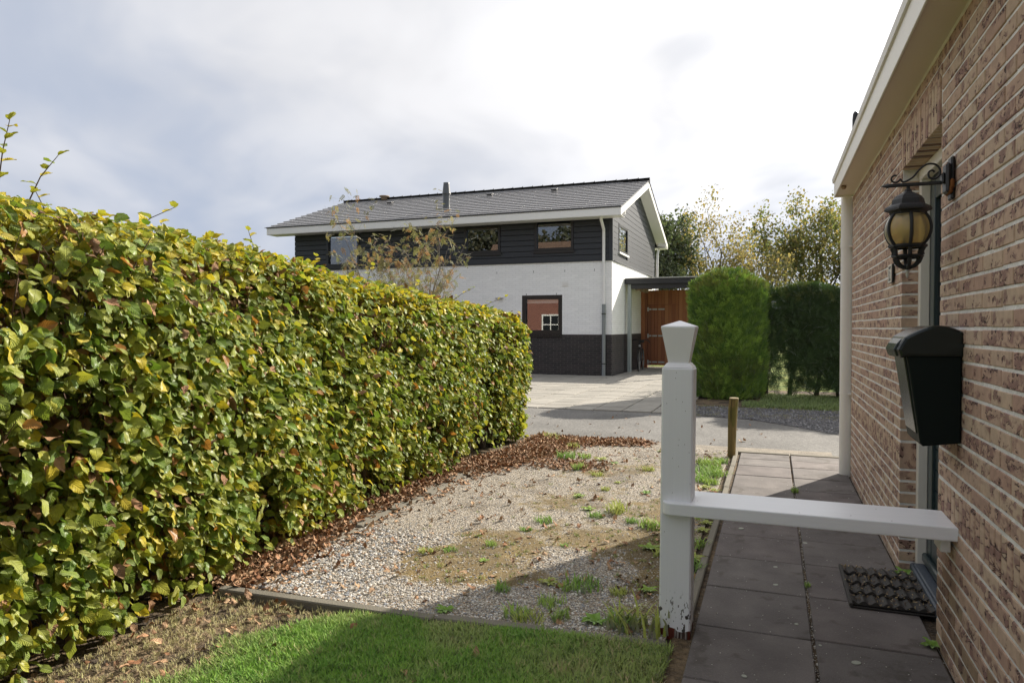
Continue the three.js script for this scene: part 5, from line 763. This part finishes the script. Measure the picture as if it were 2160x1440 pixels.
// ---------- trees ----------
const treeLeaf = leafGeo(0.7, 0.25, 0.15, 0.03, 8);
const treeLeafMat = phys({ roughness: 1, transmission: 0.55, thickness: 0 });
function tree(name, label, group, [x, z], o) {
  const R = rng(o.seed), wood = [], list = [], t = thing(name, label, 'tree', [x, -0.03, z], group);
  const grow = (p, d, len, r, lev) => {
    const n = 4, pts = [p.clone()], rad = [r]; let q = p.clone(), e = d.clone();
    for (let i = 1; i <= n; i++) { e.add(V((R() - 0.5) * o.bend, 0.04 + (R() - 0.5) * o.bend * 0.4, (R() - 0.5) * o.bend)).normalize(); q = q.clone().addScaledVector(e, len / n); pts.push(q); rad.push(r * (1 - 0.62 * i / n)); }
    wood.push(flat(taper(pts, rad, lev < 1 ? 7 : 4)));
    if (lev >= o.levels - 2) for (let k = 0; k < o.leaves; k++) { const a = pts[1 + Math.floor(R() * n)], s = o.size * (0.6 + 0.7 * R()), f = V(R() - 0.5, R() - 0.5, R() - 0.5).multiplyScalar(o.fluff * 2), c = o.cols[Math.floor(Math.pow(R(), 1.2) * o.cols.length)].clone().multiplyScalar(0.75 + 0.5 * R()); list.push([frame(a.clone().add(f), V(R() - 0.5, -0.3 + R() - 0.5, R() - 0.5), V(R() - 0.5, 0.5 + R(), R() - 0.5), s), c]); }
    if (lev < o.levels) for (let k = 0; k < o.kids; k++) { const i = 1 + Math.floor((0.25 + 0.75 * (k + R() * 0.8) / o.kids) * (n - 0.01)), a = pts[Math.min(i, n)], az = k * 2.4 + R() * 1.5, up = o.up[Math.min(lev, o.up.length - 1)], dd = V(Math.cos(az), up + R() * 0.4, Math.sin(az)).normalize().lerp(e, 0.25).normalize(); grow(a, dd, len * (0.42 + 0.25 * R()) * (1.1 - 0.1 * i), rad[Math.min(i, n)] * 0.62, lev + 1); }
  };
  for (let s = 0; s < o.stems; s++) { const a = s * 2.4 + R(), off = o.stems > 1 ? o.base * (0.3 + 0.7 * R()) : 0, lean = o.lean * (0.4 + 0.8 * R()); grow(V(Math.cos(a) * off, 0, Math.sin(a) * off), V(Math.cos(a) * lean, 1, Math.sin(a) * lean).normalize(), o.h * (0.75 + 0.3 * R()), o.r * (0.7 + 0.5 * R()), 0); }
  mesh('trunk', merge(wood), o.bark ?? M.bark, t); copies('crown', o.leaf ?? treeLeaf, treeLeafMat, list, t); return list.length;
}
{
  const green = [lin(0.16, 0.19, 0.05), lin(0.21, 0.22, 0.06), lin(0.27, 0.24, 0.065), lin(0.36, 0.28, 0.07)], gold = [lin(0.32, 0.27, 0.08), lin(0.38, 0.31, 0.09), lin(0.24, 0.23, 0.07), lin(0.38, 0.27, 0.08)], dark = [lin(0.07, 0.1, 0.03), lin(0.09, 0.12, 0.04), lin(0.12, 0.14, 0.05)];
  const g = 'trees behind the conifer hedge', ash = { levels: 3, kids: 4, up: [0.7, 0.45, 0.25], bend: 0.2, size: 0.17, fluff: 0.42, leaves: 17, cols: green };
  let n = 0;
  n += tree('ash_tree', 'tall many stemmed thin leaved tree left of the group behind the conifer hedge', g, [0.35, -43], { ...ash, seed: 3, h: 6.1, r: 0.15, stems: 2, base: 0.6, lean: 0.16 });
  n += tree('ash_tree', 'tall many stemmed thin leaved tree in the middle of the group behind the conifer hedge', g, [1.75, -44.5], { ...ash, seed: 8, h: 6.5, r: 0.15, stems: 2, base: 0.6, lean: 0.14 });
  n += tree('ash_tree', 'tall many stemmed thin leaved tree nearest the white downpipe behind the conifer hedge', g, [3.2, -43.5], { ...ash, seed: 15, h: 5.8, r: 0.14, stems: 2, base: 0.5, lean: 0.16 });
  n += tree('ash_tree', 'thin tree partly hidden behind the white downpipe', g, [5.0, -42], { ...ash, seed: 25, h: 5.6, r: 0.13, stems: 1, base: 0.4, lean: 0.1 });
  n += tree('maple_tree', 'lower golden yellow tree right of the house roof above the carport', g, [-3.6, -38], { ...ash, seed: 33, h: 5.6, r: 0.09, stems: 3, base: 0.8, lean: 0.25, cols: gold, leaves: 10, size: 0.13 });
  n += tree('maple_tree', 'lower golden yellow tree between the house and the tall bare stems', g, [-1.9, -38.5], { ...ash, seed: 39, h: 4.9, r: 0.09, stems: 3, base: 0.8, lean: 0.3, cols: gold, leaves: 10, size: 0.13 });
  n += tree('poplar_tree', 'dark green tree close behind the gable of the white house', g, [-5.3, -36.5], { ...ash, seed: 41, h: 4.8, r: 0.12, stems: 3, base: 0.5, lean: 0.12, cols: dark, leaves: 28, size: 0.16, up: [1.2, 0.8, 0.5] });
  n += tree('poplar_tree', 'slim dark green tree with a pointed top over the carport', g, [-4.55, -40.5], { ...ash, seed: 46, h: 5.5, r: 0.1, stems: 1, base: 0.2, lean: 0.05, cols: dark, leaves: 18, size: 0.17, up: [1.6, 1.0, 0.5] });
  n += tree('shrub_tree', 'yellow green bush showing above the gap beside the thuja', g, [-0.25, -18.5], { ...ash, seed: 51, h: 1.9, r: 0.04, stems: 4, base: 0.3, lean: 0.3, cols: [lin(0.2, 0.21, 0.05), lin(0.28, 0.25, 0.06)], leaves: 10, size: 0.08, fluff: 0.15, levels: 2 });
  n += tree('elder_bush', 'leafy bush behind the right part of the conifer hedge', g, [3.0, -20], { ...ash, seed: 52, h: 1.7, r: 0.04, stems: 4, base: 0.4, lean: 0.4, cols: green, leaves: 10, size: 0.09, fluff: 0.2, levels: 2 });
  // rowan standing between the hedge and the white house
  const rowan = mergeGeometries((() => { const a = []; for (let k = 0; k < 9; k++) { const s = k % 2 ? 1 : -1, y = 0.15 + Math.floor(k / 2) * 0.2; a.push(flat(leafGeo(0.36, 0.2, 0.1, 0.03, k)).applyMatrix4(frame(V(0, y, 0), k === 8 ? V(0, 1, 0) : V(s, 0.55, 0), V(0, 0, 1), 0.36))); } return a; })());
  n += tree('rowan_tree', 'sparse many stemmed young rowan with pale stems behind the hedge', undefined, [-7.2, -12.8], { seed: 93, h: 2.75, r: 0.026, stems: 11, base: 0.3, lean: 0.3, levels: 2, kids: 5, up: [0.75, 0.45], bend: 0.14, size: 0.12, fluff: 0.06, leaves: 5, leaf: rowan, cols: [lin(0.2, 0.19, 0.06), lin(0.16, 0.17, 0.055), lin(0.22, 0.19, 0.06), lin(0.3, 0.17, 0.06)], bark: std({ color: lin(0.30, 0.25, 0.20), roughness: 0.9 }) });
  console.log('tree leaves', n);
}
{ // gabled house far behind the trees
  const f = thing('gabled_house', 'grey gabled house mostly hidden behind the white downpipe', 'house', [6.5, 0, -40]);
  mesh('wall', ubox(-3.2, 3.2, -0.1, 3.0, -6, 0, 0), std({ color: lin(0.12, 0.12, 0.12), roughness: 0.8 }), f);
  const s = new THREE.Shape([[-3.6, 2.9], [0, 5.9], [3.6, 2.9]].map(([x, y]) => new THREE.Vector2(x, y))), g = new THREE.ExtrudeGeometry(s, { depth: 6, bevelEnabled: false }); g.translate(0, 0, -6.05); mesh('roof', g, M.ridge, f);
  const v = new THREE.Shape([[-3.75, 2.85], [0, 6.0], [3.75, 2.85], [3.55, 2.75], [0, 5.8], [-3.55, 2.75]].map(([x, y]) => new THREE.Vector2(x, y))), vg = new THREE.ExtrudeGeometry(v, { depth: 0.1, bevelEnabled: false }); vg.translate(0, 0, 0.02); mesh('verge_board', vg, M.trimWhite, f);
}
{ // house and trees on this side of the road, mirrored in the windows of the white house
  const f = thing('red_brick_house', 'red brick house with white cross bar window mirrored in the lower far window', 'house', [-13.6, 0, 3]);
  const br = std({ color: lin(0.25, 0.11, 0.085), roughness: 0.9, bumpMap: rep(courseBump, 1 / 0.888, 1), bumpScale: 0.006 });
  mesh('wall', [ubox(-5, -0.6, -0.1, 4.0, 0, 6, 0), ubox(0.6, 5, -0.1, 4.0, 0, 6, 0), ubox(-0.6, 0.6, -0.1, 0.9, 0, 6, 0), ubox(-0.6, 0.6, 2.3, 4.0, 0, 6, 0), ubox(-0.6, 0.6, 0.9, 2.3, 0.5, 6, 0)], br, f);
  const w = mesh('window', [ubox(-0.6, -0.52, 0.9, 2.3, -0.03, 0.1), ubox(0.52, 0.6, 0.9, 2.3, -0.03, 0.1), ubox(-0.52, 0.52, 0.9, 0.98, -0.03, 0.1), ubox(-0.52, 0.52, 2.2, 2.3, -0.03, 0.1), ubox(-0.03, 0.03, 0.98, 2.2, -0.02, 0.08), ubox(-0.52, -0.03, 1.6, 1.66, -0.02, 0.08), ubox(0.03, 0.52, 1.6, 1.66, -0.02, 0.08)], M.trimWhite, f);
  mesh('pane', ubox(-0.52, 0.52, 0.98, 2.2, 0.03, 0.032, 0), M.darkGlass, w);
  const s = new THREE.Shape([[-0.4, 3.9], [3.2, 7.4], [6.4, 3.9]].map(([z, y]) => new THREE.Vector2(z, y))), g = new THREE.ExtrudeGeometry(s, { depth: 10.6, bevelEnabled: false }); g.rotateY(-Math.PI / 2); g.translate(5.3, 0, 0); mesh('roof', g, std({ color: lin(0.16, 0.10, 0.07), roughness: 0.8, bumpMap: rep(fineNoise, 1), bumpScale: 0.02 }), f);
  const d = new THREE.Shape([[-1.5, 4.6], [0, 6.4], [1.5, 4.6], [1.2, 4.6], [0, 6.0], [-1.2, 4.6]].map(([x, y]) => new THREE.Vector2(x, y))), dgm = new THREE.ExtrudeGeometry(d, { depth: 0.12, bevelEnabled: false }); dgm.translate(1.2, 0, -0.2); mesh('dormer_gable', dgm, M.trimWhite, f);
  const dark = [lin(0.05, 0.065, 0.025), lin(0.08, 0.09, 0.03), lin(0.12, 0.11, 0.04)];
  [[-10, 14], [-17, 15], [-23, 13], [-29, 15]].forEach(([x, z], i) => tree('garden_tree', `large dark garden tree mirrored in the upper windows, ${['nearest to', 'second from', 'third from', 'farthest from'][i]} the brick house`, 'trees mirrored in the windows', [x, z], { levels: 3, kids: 4, up: [0.9, 0.6, 0.3], bend: 0.22, size: 0.42, fluff: 0.7, leaves: 14, cols: dark, seed: 120 + i, h: 8.5, r: 0.25, stems: 2, base: 0.5, lean: 0.2 }));
}
console.log('trees');
renderer.render(scene, camera);
